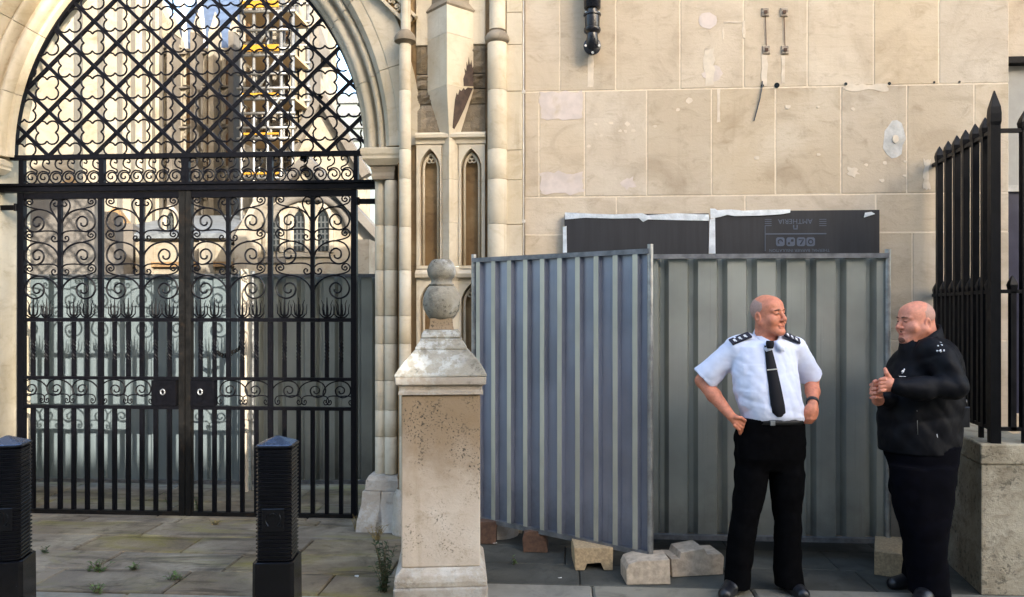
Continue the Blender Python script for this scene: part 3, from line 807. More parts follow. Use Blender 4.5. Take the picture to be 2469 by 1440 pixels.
def build_transom():
    b = root('iron_transom', (gx(460), YG, gz(462)), 'black iron transom beam with a row of small scrolls above the gate', 'transom')
    MB().box((gx(-30), YG - .045, gz(460)), (gx(906), YG + .045, gz(447))).build('beam', 'iron', b)
    MB().box((gx(-34), YG - .06, gz(447) + .0005), (gx(910), YG + .05, gz(441))).build('beam_flange', 'iron', b)
    for px, w in ((55, 6), (252, 6), (455, 9), (657, 6), (860, 5)):
        MB().box((gx(px - w), YG - .02, gz(441) + .001), (gx(px + w), YG + .02, gz(381) - .001)).build('post', 'iron', b)
    # S scroll: big curl low, small hook high
    s = [p for p in spiral_pts(0, 0, 3.5, 15, 0.3, 0.3 + 4.2*math.pi, 34)]
    a_end = (0.3 + 4.2*math.pi)
    big = spiral_pts(0, 0, 2.5, 15.5, math.pi*0.2, math.pi*0.2 + 2*math.pi*2.0, 40)
    tail = [big[-1], (9, -20), (15, -30), (16, -40), (8, -45.5), (0, -41), (-1, -34), (6, -32), (8, -37)]
    # join: curl ends lower right of its circle, sweeps to the top
    big = []
    for i in range(53):
        t = i/52; an = -math.pi*4.2 + (math.pi*4.2 - .55)*t; rr = 2.2 + 12.8*min(1.0, t/.62)**1.15
        big.append((rr*math.cos(an), rr*math.sin(an)))
    tl = [tuple(p[:2]) for p in spline([(x, y, 0) for x, y in [big[-1], (14.2, -16), (3, -22), (-2, -30), (0, -40), (8, -44), (14, -39), (12, -33), (7, -35)]], 5)]
    me = tube_px(big + tl[1:], .0066, 5).mesh('scroll', 'iron')
    bays = [(61, 246, 1), (258, 446, 1), (464, 651, -1), (663, 855, -1)]
    for x0, x1, sg in bays:
        for k in range(6):
            cx = x0 + (x1 - x0)*(k + .5)/6
            inst('scroll', me, b, (gx(cx), YG, gz(424)), sc=(sg, 1, 1))
    return b
build_transom()

# meshes shared by both leaves
def _sp(pts, n=5): return [tuple(p[:2]) for p in spline([(x, y, 0) for x, y in pts], n)]
BIG = tube_px(_sp([(51, 16), (50, 2), (43, -12), (26, -26), (0, -32), (-22, -24), (-32, -3), (-26, 15), (-8, 23), (9, 15), (14, 0), (8, -11), (-2, -14), (-12, -7), (-12, 5), (-5, 10), (2, 7), (3, 1)]), .0076, 6).mesh('large_scroll', 'iron')
SML = tube_px(_sp([(-2, -33), (-20, -37), (-31, -43), (-33, -53), (-25, -60), (-16, -56), (-15, -48), (-22, -44), (-27, -49), (-23, -53), (-20, -50)]), .0066, 5).mesh('small_scroll', 'iron')
SMR = tube_px(_sp([(-8, 23), (20, 20.5), (42, 23), (51, 33), (48, 45), (38, 47), (33, 40), (37, 34), (42, 37), (40, 41)]), .0066, 5).mesh('small_scroll', 'iron')
HOOK = tube_px(_sp([(51, 4), (40, -18), (31, -34), (31, -47), (39, -56), (49, -53), (50, -43), (43, -39), (38, -44), (42, -48)]), .0068, 5).mesh('hook_scroll', 'iron')
def finial_mesh():
    m = MB()
    def sh(pts, r0, r1): m.tube([(x*GK, dy*GK, -y*GKZ) for x, y, dy in pts], r0, 5, r1)
    sh([(0, 4, 0), (0, -12, 0), (0, -28, 0), (0, -46, 0)], .012, .003)
    for s in (1, -1):
        sh([(0, 0, 0), (s*8, -6, 0), (s*10, -18, 0), (s*9, -30, 0), (s*13, -40, 0)], .009, .002)
        sh([(0, 4, 0), (s*10, 0, 0), (s*17, -8, 0), (s*17, -20, 0), (s*19, -30, 0)], .008, .002)
        sh([(0, 2, 0), (s*4, -6, -7), (s*5, -18, -8), (s*4, -30, -10)], .007, .002)
    m.lathe((0, 0), [(-.012, .01), (0, .017), (.012, .01)], 8)
    return m.mesh('finial', 'iron')
FIN = finial_mesh()
def twist_mesh():
    m = MB(); L = 52*GKZ
    for k in range(3):
        m.tube([(.0105*math.cos(t*12.6 + k*2.094), .0105*math.sin(t*12.6 + k*2.094), L*(.5 - t)) for t in [i/22 for i in range(23)]], .0085, 5)
    return m.mesh('twisted_section', 'iron')
TW = twist_mesh()
def build_leaf(x0, x1, sgn, label):
    # sgn +1: meeting stile on the right (left leaf)
    b = root('iron_gate_leaf', (gx((x0 + x1)/2), YG, gz(1246)), label, 'gate')
    def bar(xa, xb, ya, yb, name, dep=.014, mat='iron'):
        MB().box((gx(xa), YG - dep, gz(yb)), (gx(xb), YG + dep, gz(ya))).build(name, mat, b)
    hang, meet = (x0, x1) if sgn > 0 else (x1, x0)
    w = 7
    if sgn > 0:
        bar(x0, x0 + 15, 462, 1246, 'hanging_stile', .024); bar(x1 - 15, x1 - .6, 462, 1248, 'meeting_stile', .026, 'iron_worn')
    else:
        bar(x1 - 13, x1, 462, 1246, 'hanging_stile', .024); bar(x0 + .6, x0 + 13, 462, 1248, 'meeting_stile', .028, 'iron_worn')
    L, Rr = (x0 + 15.3, x1 - 15.3) if sgn > 0 else (x0 + 13.3, x1 - 13.3)
    bar(L, Rr, 463, 477, 'top_rail', .02); bar(L, Rr, 767, 776, 'upper_rail', .02)
    bar(L, Rr, 909, 916, 'lock_rail', .022); bar(L, Rr, 979, 987, 'lower_rail', .022); bar(L, Rr, 1233, 1248, 'bottom_rail', .022, 'iron_worn')
    ref = (48, 449) if sgn > 0 else (858, 457)
    N = 12
    for i in range(1, N):
        px = ref[0] + (ref[1] - ref[0])*i/N
        main = i % 3 == 0
        hw = 5.6 if i == 6 else 4.6
        if main:
            bar(px - hw, px + hw, 477.3, 766.7, 'main_bar')
            bar(px - hw, px + hw, 776.3, 908.7, 'main_bar')
        else:
            bar(px - 4.2, px + 4.2, 776.3, 822, 'bar', .012); bar(px - 4.2, px + 4.2, 868, 908.7, 'bar', .012)
            inst('twisted_section', TW, b, (gx(px), YG, gz(845)))
            inst('finial', FIN, b, (gx(px), YG, gz(764)), rot=(0, 0, random.uniform(-.25, .25)))
        bar(px - (hw if main else 4.4), px + (hw if main else 4.4), 987.3, 1232.7, 'bar', .013)
        if i == 6: bar(px - hw, px + hw, 916.3, 978.7, 'main_bar')
    # scroll columns: four per leaf, mirrored in pairs about bars 3 and 9
    step = (ref[1] - ref[0]) / 4.0
    for c in range(4):
        xa = min(ref[0] + step*c, ref[0] + step*(c + 1))
        left_of_bar = (c % 2 == 0) if sgn > 0 else (c % 2 == 1)
        flip = 1 if left_of_bar else -1
        cx = xa + (46 if left_of_bar else 54)
        for r, cy in enumerate((534, 615, 697)):
            inst('large_scroll', BIG, b, (gx(cx), YG, gz(cy)), sc=(flip, 1, 1))
            inst('small_scroll', SML, b, (gx(cx), YG, gz(cy)), sc=(flip, 1, 1))
            if r < 2: inst('small_scroll', SMR, b, (gx(cx), YG, gz(cy)), sc=(flip, 1, 1))
        inst('hook_scroll', HOOK, b, (gx(cx), YG, gz(534)), sc=(flip, 1, 1))
    # lock rail: box and scrolls
    lb = (376, 434) if sgn > 0 else (470, 527)
    box_ = MB(); box_.box((gx(lb[0]), YG - .03, gz(978)), (gx(lb[1]), YG + .03, gz(917)))
    o = box_.build('lock_box', 'iron', b)
    t = MB(); cxk, cyk = (404, 945) if sgn > 0 else (494, 944)
    t.tube([(gx(cxk) + .018*math.cos(a*math.pi/8), YG - .036, gz(cyk) + .022*math.sin(a*math.pi/8)) for a in range(17)], .006, 6)
    t.build('keyhole_ring', 'steel_post', o, smooth=True)
    spots = ((78, 1), (140, 1), (203, 1), (283, -1), (345, -1)) if sgn > 0 else ((562, 1), (622, 1), (700, -1), (763, -1), (822, -1))
    for cx, fl in spots:
        inst('large_scroll', BIG, b, (gx(cx), YG, gz(940)), sc=(.78*fl, 1, .72))
        inst('small_scroll', SMR, b, (gx(cx), YG, gz(936)), sc=(.62*fl, 1, .8))
        inst('small_scroll', SMR, b, (gx(cx), YG, gz(936)), sc=(-.62*fl, 1, .8))
    return b
build_leaf(46, 456, 1, 'left leaf of the black wrought iron gate with scrolls and spear bars')
build_leaf(457.2, 862, -1, 'right leaf of the black wrought iron gate with scrolls and spear bars')
# hinge straps tying the gate to the jambs
for px0, px1, py, lab in ((862, 906, 490, 'flat black iron hinge strap between right gate leaf and column'), (-4, 45, 497, 'flat black iron hinge strap between left gate leaf and jamb')):
    h = root('hinge_strap', (gx(px0), YG, gz(py)), lab, 'hinge')
    MB().box((gx(px0) + .001, YG - .015, gz(py + 6)), (gx(px1), YG + .015, gz(py - 6))).build('strap', 'iron', h)
    m = MB(); m.lathe((gx(px0 if px0 > 0 else px1) + (.012 if px0 > 0 else -.012), YG - .02), [(gz(py + 9), .014), (gz(py - 9), .014)], 10); m.build('pin', 'iron', h)
# threshold under the gate and a chain with padlock
MB().slab((gx(38), YG - .09, -.02), (gx(872), YG + .09, gz(1250)), .008).build('gate_threshold', 'base_stone', label='worn brown stone threshold lying under the iron gate', cat='threshold')
def chain():
    c = root('gate_chain', at(583, 850, 6.6), 'dark chain hanging behind the right gate leaf by the bright post', 'chain')
    link = MB().tube([(.012*math.cos(a*math.pi/6), 0, .02*math.sin(a*math.pi/6)) for a in range(13)], .0045, 5).mesh('link', 'iron_worn')
    pts = spline([(x, y, 0) for x, y in ((583, 770), (582, 810), (578, 838), (560, 850), (540, 858), (525, 850))], 5)
    for k, p in enumerate(pts):
        w = at(p.x, p.y, 6.6)
        inst('link', link, c, w, rot=(0, R(20*k % 180), R(90*(k % 2))))
chain()

# ================================================================== hoardings
def sheet_profile(L, n, flat_depth, rib_w, edge=.5, side=.012):
    # returns (s, depth) along the sheet: broad flats with narrow raised ribs
    pts = [(0.0, 0.0)]
    pitch = L / n
    for i in range(n):
        c = (i + edge) * pitch
        h = rib_w / 2
        pts += [(c - h - side, 0), (c - h, flat_depth), (c + h, flat_depth), (c + h + side, 0)]
    pts.append((L, 0.0))
    return pts
def hoarding(name, A, B, z0, z1, n, label, mat, depth=-.028, rib=.035, rails=True, group=None, ribmat=None, posts=(True, True), edge=.5, side=.012):
    A, B = Vector((A[0], A[1], 0)), Vector((B[0], B[1], 0))
    d = (B - A); L = d.length; d.normalize(); nrm = Vector((d.y, -d.x, 0))
    if nrm.y > 0: nrm = -nrm
    r = root(name, ((A + B)/2).to_tuple()[:2] + (z0,), label, 'hoarding', group)
    prof = sheet_profile(L - .05, n, -depth, rib, edge, side)
    m = MB(); front = [A + d*(.025 + s) + nrm*dd for s, dd in prof]
    rng = random.Random(int(L*100)); rows = 9
    rings = []
    for k in range(rows + 1):
        z = z0 + .02 + (z1 - z0 - .04)*k/rows
        rings.append([p + nrm*(.0014*math.sin(p.x*7 + z*5)*math.sin(z*3.1)) + Vector((0, 0, z)) for p in front] )
    bk = [[q - nrm*.0015 for q in ring] for ring in rings]
    nn = len(front)
    vs = [v for ring in rings for v in ring]; fs = []
    for k in range(rows):
        for j in range(nn - 1):
            a = k*nn + j; fs.append((a, a+1, a+nn+1, a+nn))
    m.add(vs, fs)
    o = m.build('corrugated_sheet', mat, r)
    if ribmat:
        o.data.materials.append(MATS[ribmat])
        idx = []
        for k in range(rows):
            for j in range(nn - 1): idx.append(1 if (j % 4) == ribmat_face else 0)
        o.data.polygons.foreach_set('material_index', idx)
    if rails:
        up = Vector((0, 0, 1))
        for zc, nm in ((z1 - .014, 'top_rail'), (z0 + .012, 'bottom_rail')):
            MB().obox((A + B)/2 + up*zc + nrm*.014, d*(L/2 - .021), nrm*.022, up*.016).build(nm, 'hoarding_frame', r)
        for e, p, sg in ((posts[0], A, 1), (posts[1], B, -1)):
            if e:
                m = MB(); q = p + d*(.02*sg) + nrm*.012
                m.tube([q + up*(z0 - .06), q + up*(z1 + .03)], .0195, 10)
                smooth_auto(m.build('post', 'steel_post', r), 50)
    return r
ribmat_face = 2
PL = atd(1140, 752, 5.75); PR = atd(1577, 752, 4.86)
front_panel = hoarding('hoarding_panel', PL, PR, .135, 2.078, 10, 'blue grey corrugated hoarding panel jutting out at an angle beside the stone pier', 'sky_tint_galvanised', ribmat="rib_reflection", rib=.036, depth=-.034, side=.010, edge=.36)
YB_ = 5.38
back_panel = hoarding('hoarding_panel', (X_(1556, YB_), YB_), (X_(2146, YB_), YB_), .115, 2.075, 8, 'green grey corrugated hoarding panel standing behind the man in the white shirt', 'galvanised', depth=.062, rib=.030, side=.022, posts=(False, True))
YI = 7.05
inner_l = hoarding('hoarding_panel', (X_(-60, YI), YI), (X_(588, YI), YI), .06, 2.035, 13, 'pale corrugated hoarding inside the gate, patterned by scroll shadows', 'pale_sheet', depth=.03, rib=.04)
inner_r = hoarding('hoarding_panel', (X_(603, YI), YI + .02), (X_(1020, YI), YI + .14), .06, 2.035, 9, 'shaded corrugated hoarding inside the gate beside the right jamb', 'galvanised', depth=.062, rib=.030, side=.022)
m = MB(); p = at(590, 752, YI - .06)
m.obox((p.x, p.y, 1.04), (.028, 0, 0), (0, .02, 0), (0, 0, 1.04)); 
m.build('timber_post', 'patch_white', label='bright upright timber post between the two inner hoardings behind the gate', cat='post')
# feet that carry the hoardings
def block(name, px, py, d, w, dep, h, mat, label, rz=0.0, notch=False, shape=None, jit=.009):
    p = atd(px, py, d); rnd = random.Random(int(px))
    m = MB()
    if notch:
        hw = w/2
        poly = [(-hw, 0), (-hw*.45, 0), (-hw*.38, h*.3), (hw*.38, h*.3), (hw*.45, 0), (hw, 0), (hw*.95, h), (-hw*.95, h)]
    else:
        poly = shape or [(-w/2, 0), (w/2, 0), (w/2*.98, h*.7), (w/2*.9, h*.95), (w*.2, h), (-w*.25, h*.97), (-w/2*.9, h*.86), (-w/2, h*.6)]
    poly = [(x + rnd.uniform(-jit, jit), z + (rnd.uniform(-jit, jit) if z > .001 else 0)) for x, z in poly]
    ca, sa = math.cos(rz), math.sin(rz)
    vs = []
    for y in (-dep/2, dep/2):
        for x, z in poly:
            k = 1 - .0*y
            vs.append((p.x + ca*x - sa*y, p.y + sa*x + ca*y, z + .001))
    n = len(poly)
    m.add(vs, [tuple(range(n)), tuple(range(2*n-1, n-1, -1))] + [(i, i+n, (i+1) % n + n, (i+1) % n) for i in range(n)])
    o = m.build(name, mat, base=(p.x, p.y, 0), label=label, cat='block', group='feet under the hoardings')
    md = o.modifiers.new('bevel', 'BEVEL'); md.width = .004; md.segments = 2
    return o
block('concrete_block', 1556, 1405, 4.82, .27, .20, .155, 'concrete_block', 'rounded pale concrete foot under the corner of the angled hoarding', rz=R(6))
block('concrete_block', 1668, 1392, 4.97, .345, .19, .175, 'concrete_block', 'longer stepped concrete foot with flat slab on top, beside the corner foot', rz=R(13),
      shape=[(-.17, 0), (.172, 0), (.17, .11), (.155, .135), (.06, .135), (.05, .165), (-.11, .15), (-.12, .12), (-.17, .115)])
block('timber_block', 1427, 1362, 5.12, .255, .28, .145, 'wood_block', 'tan notched timber foot under the middle of the angled hoarding', rz=R(4), notch=True)
block('rusty_block', 1290, 1322, 5.45, .17, .2, .15, 'rust_block', 'dark rusty foot in shade under the far half of the angled hoarding')
block('rusty_block', 1172, 1297, 5.62, .15, .15, .16, 'rust_block', 'dark rusty foot right beside the stone pier under the angled hoarding')
block('timber_block', 2143, 1385, 5.05, .17, .42, .15, 'wood_block', 'tan timber foot lying by the dark jacketed man under the right hoarding end', rz=R(-22), jit=.003, shape=[(-.085, 0), (.085, 0), (.085, .15), (-.085, .15)])
# ================================================================== boards over the window
def boards():
    YB = 5.80
    def board(x0, y0, x1, y1, label):
        zlo = 1.75
        a, c = at(x0, y0, YB), at(x1, y1, YB)
        r = root('insulation_board', ((a.x + c.x)/2, YB, zlo), label, 'board', 'boards over the window')
        MB().box((a.x, YB - .012, zlo), (c.x, YW - .004, a.z)).build('panel', 'black_board', r)
        return r
    def tape(r, pts, name='foil_tape', Y=None, th=.004):
        Y = Y or (YB - .0145)
        rnd = random.Random(len(pts))
        P = [at(x, y, YB) for x, y in pts]
        m = MB(); m.prism([(p.x, p.z) for p in P], Y - th, Y)
        m.build(name, 'foil_tape', r)
    b1 = board(1361, 518, 1708, 612, 'left black board over the window, edged with silver foil tape')
    tape(b1, [(1362, 530), (1362, 513), (1420, 516), (1480, 518), (1548, 515), (1560, 520), (1630, 515), (1708, 518), (1709, 533), (1640, 532), (1562, 530), (1550, 536), (1540, 527), (1480, 528), (1410, 526)])
    tape(b1, [(1357, 610), (1357, 548), (1366, 546), (1367, 610)], Y=YB - .019)
    b2 = board(1723, 510, 2119, 612, 'right black board over the window with upside down print and torn foil')
    tape(b2, [(1708, 612), (1710, 530), (1723, 526), (1724, 612)], Y=YB - .0145)
    tape(b2, [(1712, 528), (1711, 504), (1722, 504), (1728, 508), (1760, 506), (1790, 509), (1840, 507), (1904, 506), (1903, 514), (1880, 518), (1830, 521), (1770, 522), (1752, 519), (1735, 524)], Y=YB - .0195)
    tape(b2, [(2080, 526), (2083, 514), (2098, 512), (2107, 517), (2095, 521)], Y=YB - .02)
    # print, upside down
    def text(s, cx, cy, size, yy):
        cu = bpy.data.curves.new('print', 'FONT'); cu.body = s; cu.size = size; cu.align_x = 'CENTER'; cu.align_y = 'CENTER'
        ob = bpy.data.objects.new('print', cu); COL.objects.link(ob)
        me = bpy.data.meshes.new_from_object(ob.evaluated_get(bpy.context.evaluated_depsgraph_get())); bpy.data.objects.remove(ob)
        me.materials.clear(); me.materials.append(MATS['board_print'])
        p = at(cx, cy, YB)
        me.name = 'print'
        o = bpy.data.objects.new('print', me); COL.objects.link(o); o.parent = b2
        o.location = Vector((p.x, yy, p.z)) - origin(b2); o.rotation_euler = (R(90), R(180), 0)
    text('AMTHERIA', 1916, 534, .052, YB - .0135)
    text('THERMAL BARRIER INSULATION', 1926, 604, .03, YB - .0135)
    def bar(x0, y0, x1, y1):
        a, c = at(x0, y0, YB), at(x1, y1, YB)
        MB().box((a.x, YB - .0142, c.z), (c.x, YB - .0122, a.z)).build('print', 'board_print', b2)
    for y in (529, 534, 539, 544):
        bar(1843, y, 1859, y + 1.3); bar(1974, y, 1991, y + 1.3)
    bar(1845, 563.5, 1991, 565.3); bar(1843, 545, 1844.5, 606)
    bar(1911, 543, 1913.5, 554); bar(1919.5, 543, 1922, 554); bar(1911, 551, 1922, 554)
    for k, x in enumerate((1870, 1895, 1920, 1943)):
        a, c = at(x, 573, YB), at(x + 20.5, 594, YB)
        e = .01
        poly = [(a.x + e, c.z), (c.x - e, c.z), (c.x, c.z + e), (c.x, a.z - e), (c.x - e, a.z), (a.x + e, a.z), (a.x, a.z - e), (a.x, c.z + e)]
        o = MB().prism(poly, YB - .0142, YB - .0122); o.build('printed_icon', 'board_print', b2)
        cx, cz = (a.x + c.x)/2, (a.z + c.z)/2
        m = MB()
        if k in (0, 3): m.tube([(cx + .016*math.cos(t*math.pi/6), YB - .0145, cz + .016*math.sin(t*math.pi/6)) for t in range(13 if k == 3 else 9)], .004, 5)
        elif k == 1: m.box((cx - .02, YB - .0155, cz - .02), (cx - .006, YB - .0143, cz - .004)); m.box((cx + .002, YB - .0155, cz), (cx + .02, YB - .0143, cz + .018))
        else: m.tube([(cx - .018, YB - .0145, cz + .016), (cx + .018, YB - .0145, cz + .016), (cx - .006, YB - .0145, cz - .02)], .004, 5)
        m.build('icon_mark', 'black_board', b2)
boards()

# ================================================================== soil pipe
def soil_pipe():
    Y = 5.74; c = (X_(1428, Y), Y)
    z = lambda p: Z_(p, Y, 1428)
    k = Y/F
    r = root('soil_pipe', (c[0], Y, z(130)), 'black plastic soil pipe with a capped elbow on the stone wall', 'pipe')
    def part(name, prof, mat='pipe_plastic', n=24):
        m = MB(); m.lathe(c, [(z(p), q*k) for p, q in prof], n); smooth_auto(m.build(name, mat, r), 45)
    part('upper_pipe', [(22, 18), (20, 20), (0, 20.5), (-2, 22), (-8, 22), (-10, 20), (-150, 20)])
    part('neck', [(34, 13), (22.5, 13)])
    part('collar', [(40, 17), (38, 21), (34.5, 21), (34, 17)])
    part('socket', [(68, 17), (66, 17.5), (41, 18), (40, 18)])
    part('lower_collar', [(82, 13), (78, 19), (74, 20.5), (70, 20.5), (68, 18)])
    m = MB()
    m.tube([(c[0], Y, z(80)), (c[0], Y, z(92)), (c[0], Y + .012, z(102)), (c[0], Y + .03, z(108))], [13*k, 14*k, 16*k, 17*k], 20); smooth_auto(m.build('elbow', 'pipe_plastic', r), 50)
    fl = MB(); fl.lathe((0, 0), [(-.012, 20.5*k), (.008, 21*k), (.012, 19*k)], 28)
    o = bpy.data.objects.new('flange', fl.mesh('flange', 'pipe_plastic')); COL.objects.link(o); o.parent = r
    o.location = Vector((c[0], Y + .01, z(111))) - origin(r); o.rotation_euler = (R(90), 0, 0); smooth_auto(o, 40)
    for dx, py in ((-16, 111), (16, 111), (1, 128)):
        p = at(1428 + dx, py, Y)
        m = MB(); m.tube([(p.x, Y - .012, p.z), (p.x, Y + .002, p.z)], .009, 8); m.build('bolt', 'bolt_metal', r)
    for dx in (-14, 15):
        p = at(1428 + dx, 29, Y); m = MB(); m.tube([(p.x, Y + .01, p.z - .008), (p.x, Y + .01, p.z + .008)], .011, 8); m.build('clip', 'bolt_metal', r)
    MB().box((c[0] - .015, Y + .02, z(-60)), (c[0] + .015, YW, z(-70))).build('bracket', 'pipe_plastic', r)
    MB().box((c[0] - .02, Y + .018, z(118)), (c[0] + .02, YW, z(104))).build('wall_stub', 'pipe_plastic', r)
soil_pipe()
# ================================================================== plates, wires, hanging cable on the wall
for (px, lab) in ((1845, 'left pair of small rusty wall plates joined by a thin wire'), (1890, 'right pair of small rusty wall plates joined by a thin wire')):
    p0, p1 = at(px, 30, YW), at(px + 2, 121, YW)
    r = root('wall_plate', (p1.x, YW, p1.z), lab, 'bracket', 'wall plates')
    for p in (p0, p1):
        MB().box((p.x - .028, YW - .012, p.z - .032), (p.x + .028, YW - .001, p.z + .03), .004).build('plate', 'rusty_plate', r)
        MB().box((p.x - .012, YW - .022, p.z - .014), (p.x + .012, YW - .0125, p.z + .008)).build('lug', 'rust_block', r)
    m = MB(); m.tube([(p0.x, YW - .008, p0.z - .034), (p1.x, YW - .008, p1.z + .03)], .003, 6); m.build('wire', 'rust_block', r)
m = MB(); m.tube([at(x, y, YW - .012) for x, y in ((1838, 196), (1838, 207), (1833, 235), (1826, 262), (1818, 292))], .005, 6)
m.build('hanging_cable', 'pipe_plastic', base=at(1838, 207, YW), label='short black cable end hanging out of the stone wall joint', cat='cable')

# ================================================================== stone pier with finial
def pier():
    d = 4.45; c0 = atd(1050, 752, d); k = d/F
    cx, cy = c0.x, c0.y + .225
    z = lambda p: CAMZ + (HY - p)*k
    r = root('stone_pier', (cx, cy, 0), 'weathered stone gate pier with lichen covered cap and ball finial', 'pier')
    rt = R(8)
    def blk(name, prof, mat, bev=.006):
        m = MB(); m.mould((cx, cy), prof, rt); o = m.build(name, mat, r)
        md = o.modifiers.new('bevel', 'BEVEL'); md.width = bev; md.segments = 2; md.limit_method = 'ANGLE'
        return o
    h = .228
    blk('base', [(0, .27, .27), (z(1412), .272, .272)], 'base_stone', .012)
    blk('base_moulding', [(z(1412) + .001, .262, .262), (z(1398), .268, .268), (z(1384), .262, .262), (z(1376), .245, .245), (z(1368), h + .002, h + .002)], 'base_stone', .006)
    blk('shaft', [(z(1368) + .001, h, h), (z(952), h, h)], 'pier_stone', .008)
    blk('neck_moulding', [(z(952) + .001, .245, .245), (z(944), .243, .243), (z(940), .236, .236), (z(932), .238, .238), (z(928), .25, .25)], 'base_stone', .003)
    blk('cornice', [(z(928) + .001, .260, .260), (z(908), .263, .263)], 'base_stone', .006)
    blk('cap', [(z(908) + .001, .266, .266), (z(902), .264, .264), (z(878), .225, .225), (z(850), .165, .165), (z(846), .158, .158)], 'pier_cap_stone', .004)
    blk('finial_plinth', [(z(846) + .001, .153, .153), (z(840), .152, .152), (z(832), .14, .14), (z(824), .125, .125), (z(818), .122, .122)], 'pier_cap_stone', .003)
    blk('finial_step', [(z(818) + .001, .112, .112), (z(814), .118, .118), (z(806), .115, .115), (z(797), .1, .1)], 'pier_cap_stone', .003)
    blk('finial_neck', [(z(797) + .001, .075, .075), (z(788), .07, .07), (z(768), .066, .066)], 'pier_stone', .002)
    m = MB(); kk = k
    m.lathe((cx, cy), [(z(p), q*kk) for p, q in ((774, 20), (770, 30), (760, 38), (748, 44), (735, 47), (722, 46.5), (708, 43.5), (695, 38), (688, 33), (687, 29), (685, 31), (682, 31), (680, 27), (674, 26), (669, 27), (665, 31), (658, 35.5), (648, 36), (638, 34), (630, 30), (623, 25), (620, 21))], 28)
    o = m.build('finial_ball', 'pier_cap_stone', r); smooth_auto(o, 60)
    rnd = random.Random(4)
    for v in o.data.vertices:
        s = 1 + rnd.uniform(-.025, .025)
        v.co.x = (v.co.x)*s; v.co.y = v.co.y*s
pier()

# ================================================================== bollards
def bollard(px, d, label, turn):
    k = d/F
    c = atd(px, 752, d); cx, cy = c.x, c.y + .11
    z = lambda p: CAMZ + (HY - p)*k
    r = root('bollard', (cx, cy, 0), label, 'bollard', 'ribbed black bollards')
    hw = .098
    rot = turn
    def ring(z_, h, ch=.018):
        pts = [(-h + ch, -h), (h - ch, -h), (h, -h + ch), (h, h - ch), (h - ch, h), (-h + ch, h), (-h, h - ch), (-h, -h + ch)]
        ca, sa = math.cos(rot), math.sin(rot)
        return [(cx + ca*x - sa*y, cy + sa*x + ca*y, z_) for x, y in pts]
    MB().loft([ring(0, hw + .014), (ring(z(1358) - .004, hw + .012)), ring(z(1358), hw + .006)]).build('base', 'bollard_paint', r)
    # ribbed body
    rings = []; zt, zb = z(1084), z(1358); n = 29
    zp0, zp1 = z(1285), z(1228)
    for i in range(n):
        za = zb + (zt - zb)*i/n; zc = zb + (zt - zb)*(i + 1)/n; q = zc - za
        rings += [ring(za + q*.05, hw - .009), ring(za + q*.35, hw - .001), ring(za + q*.6, hw - .001), ring(za + q*.85, hw - .009)]
    MB().loft(rings).build('ribbed_body', 'bollard_paint', r)
    MB().loft([ring(zt + .0005, hw - .004), ring(zt + .006, hw + .002), ring(z(1079), hw + .003), ring(z(1077), hw - .002)]).build('collar', 'bollard_paint', r)
    MB().loft([ring(z(1077) + .0005, hw - .004, .02), ring(z(1075), hw - .006, .02), ring(z(1058), .006, .001)]).build('cap', 'bollard_cap', r)
    # crest plate with raised relief
    pm = MB(); pm.box((cx - .06, cy - hw - .004, zp0), (cx + .06, cy - hw + .02, zp1), .004)
    RT = Matrix.Translation((cx, cy, 0)) @ Matrix.Rotation(rot, 4, 'Z') @ Matrix.Translation((-cx, -cy, 0))
    pm.v = [tuple(RT @ Vector(v)) for v in pm.v]
    o = pm.build('crest_plate', 'bollard_paint', r)
    e = MB(); zc = (zp0 + zp1)/2; yy = cy - hw - .006
    sh = [(-.02, .02), (.02, .02), (.02, -.004), (.012, -.018), (0, -.026), (-.012, -.018), (-.02, -.004)]
    e.prism([(cx + x, zc + zz_) for x, zz_ in sh], yy - .002, yy + .006)
    for s in (1, -1):
        e.tube([(cx + s*(.026 + .014*math.sin(t*2.5)), yy, zc - .03 + .06*t) for t in [i/8 for i in range(9)]], .0055, 5, .003)
        e.tube([(cx + s*.02, yy, zc - .028), (cx + s*.035, yy, zc - .034), (cx + s*.048, yy, zc - .026)], .004, 5)
    e.tube([(cx - .016, yy, zc + .03), (cx, yy, zc + .04), (cx + .016, yy, zc + .03)], .005, 5)
    e.v = [tuple(RT @ Vector(v)) for v in e.v]
    e.build('crest', 'bollard_paint', o)
bollard(-18, 4.12, 'ribbed black bollard cut off by the left edge of the picture', R(17))
bollard(651, 4.12, 'ribbed black bollard standing in front of the right gate leaf', R(7))

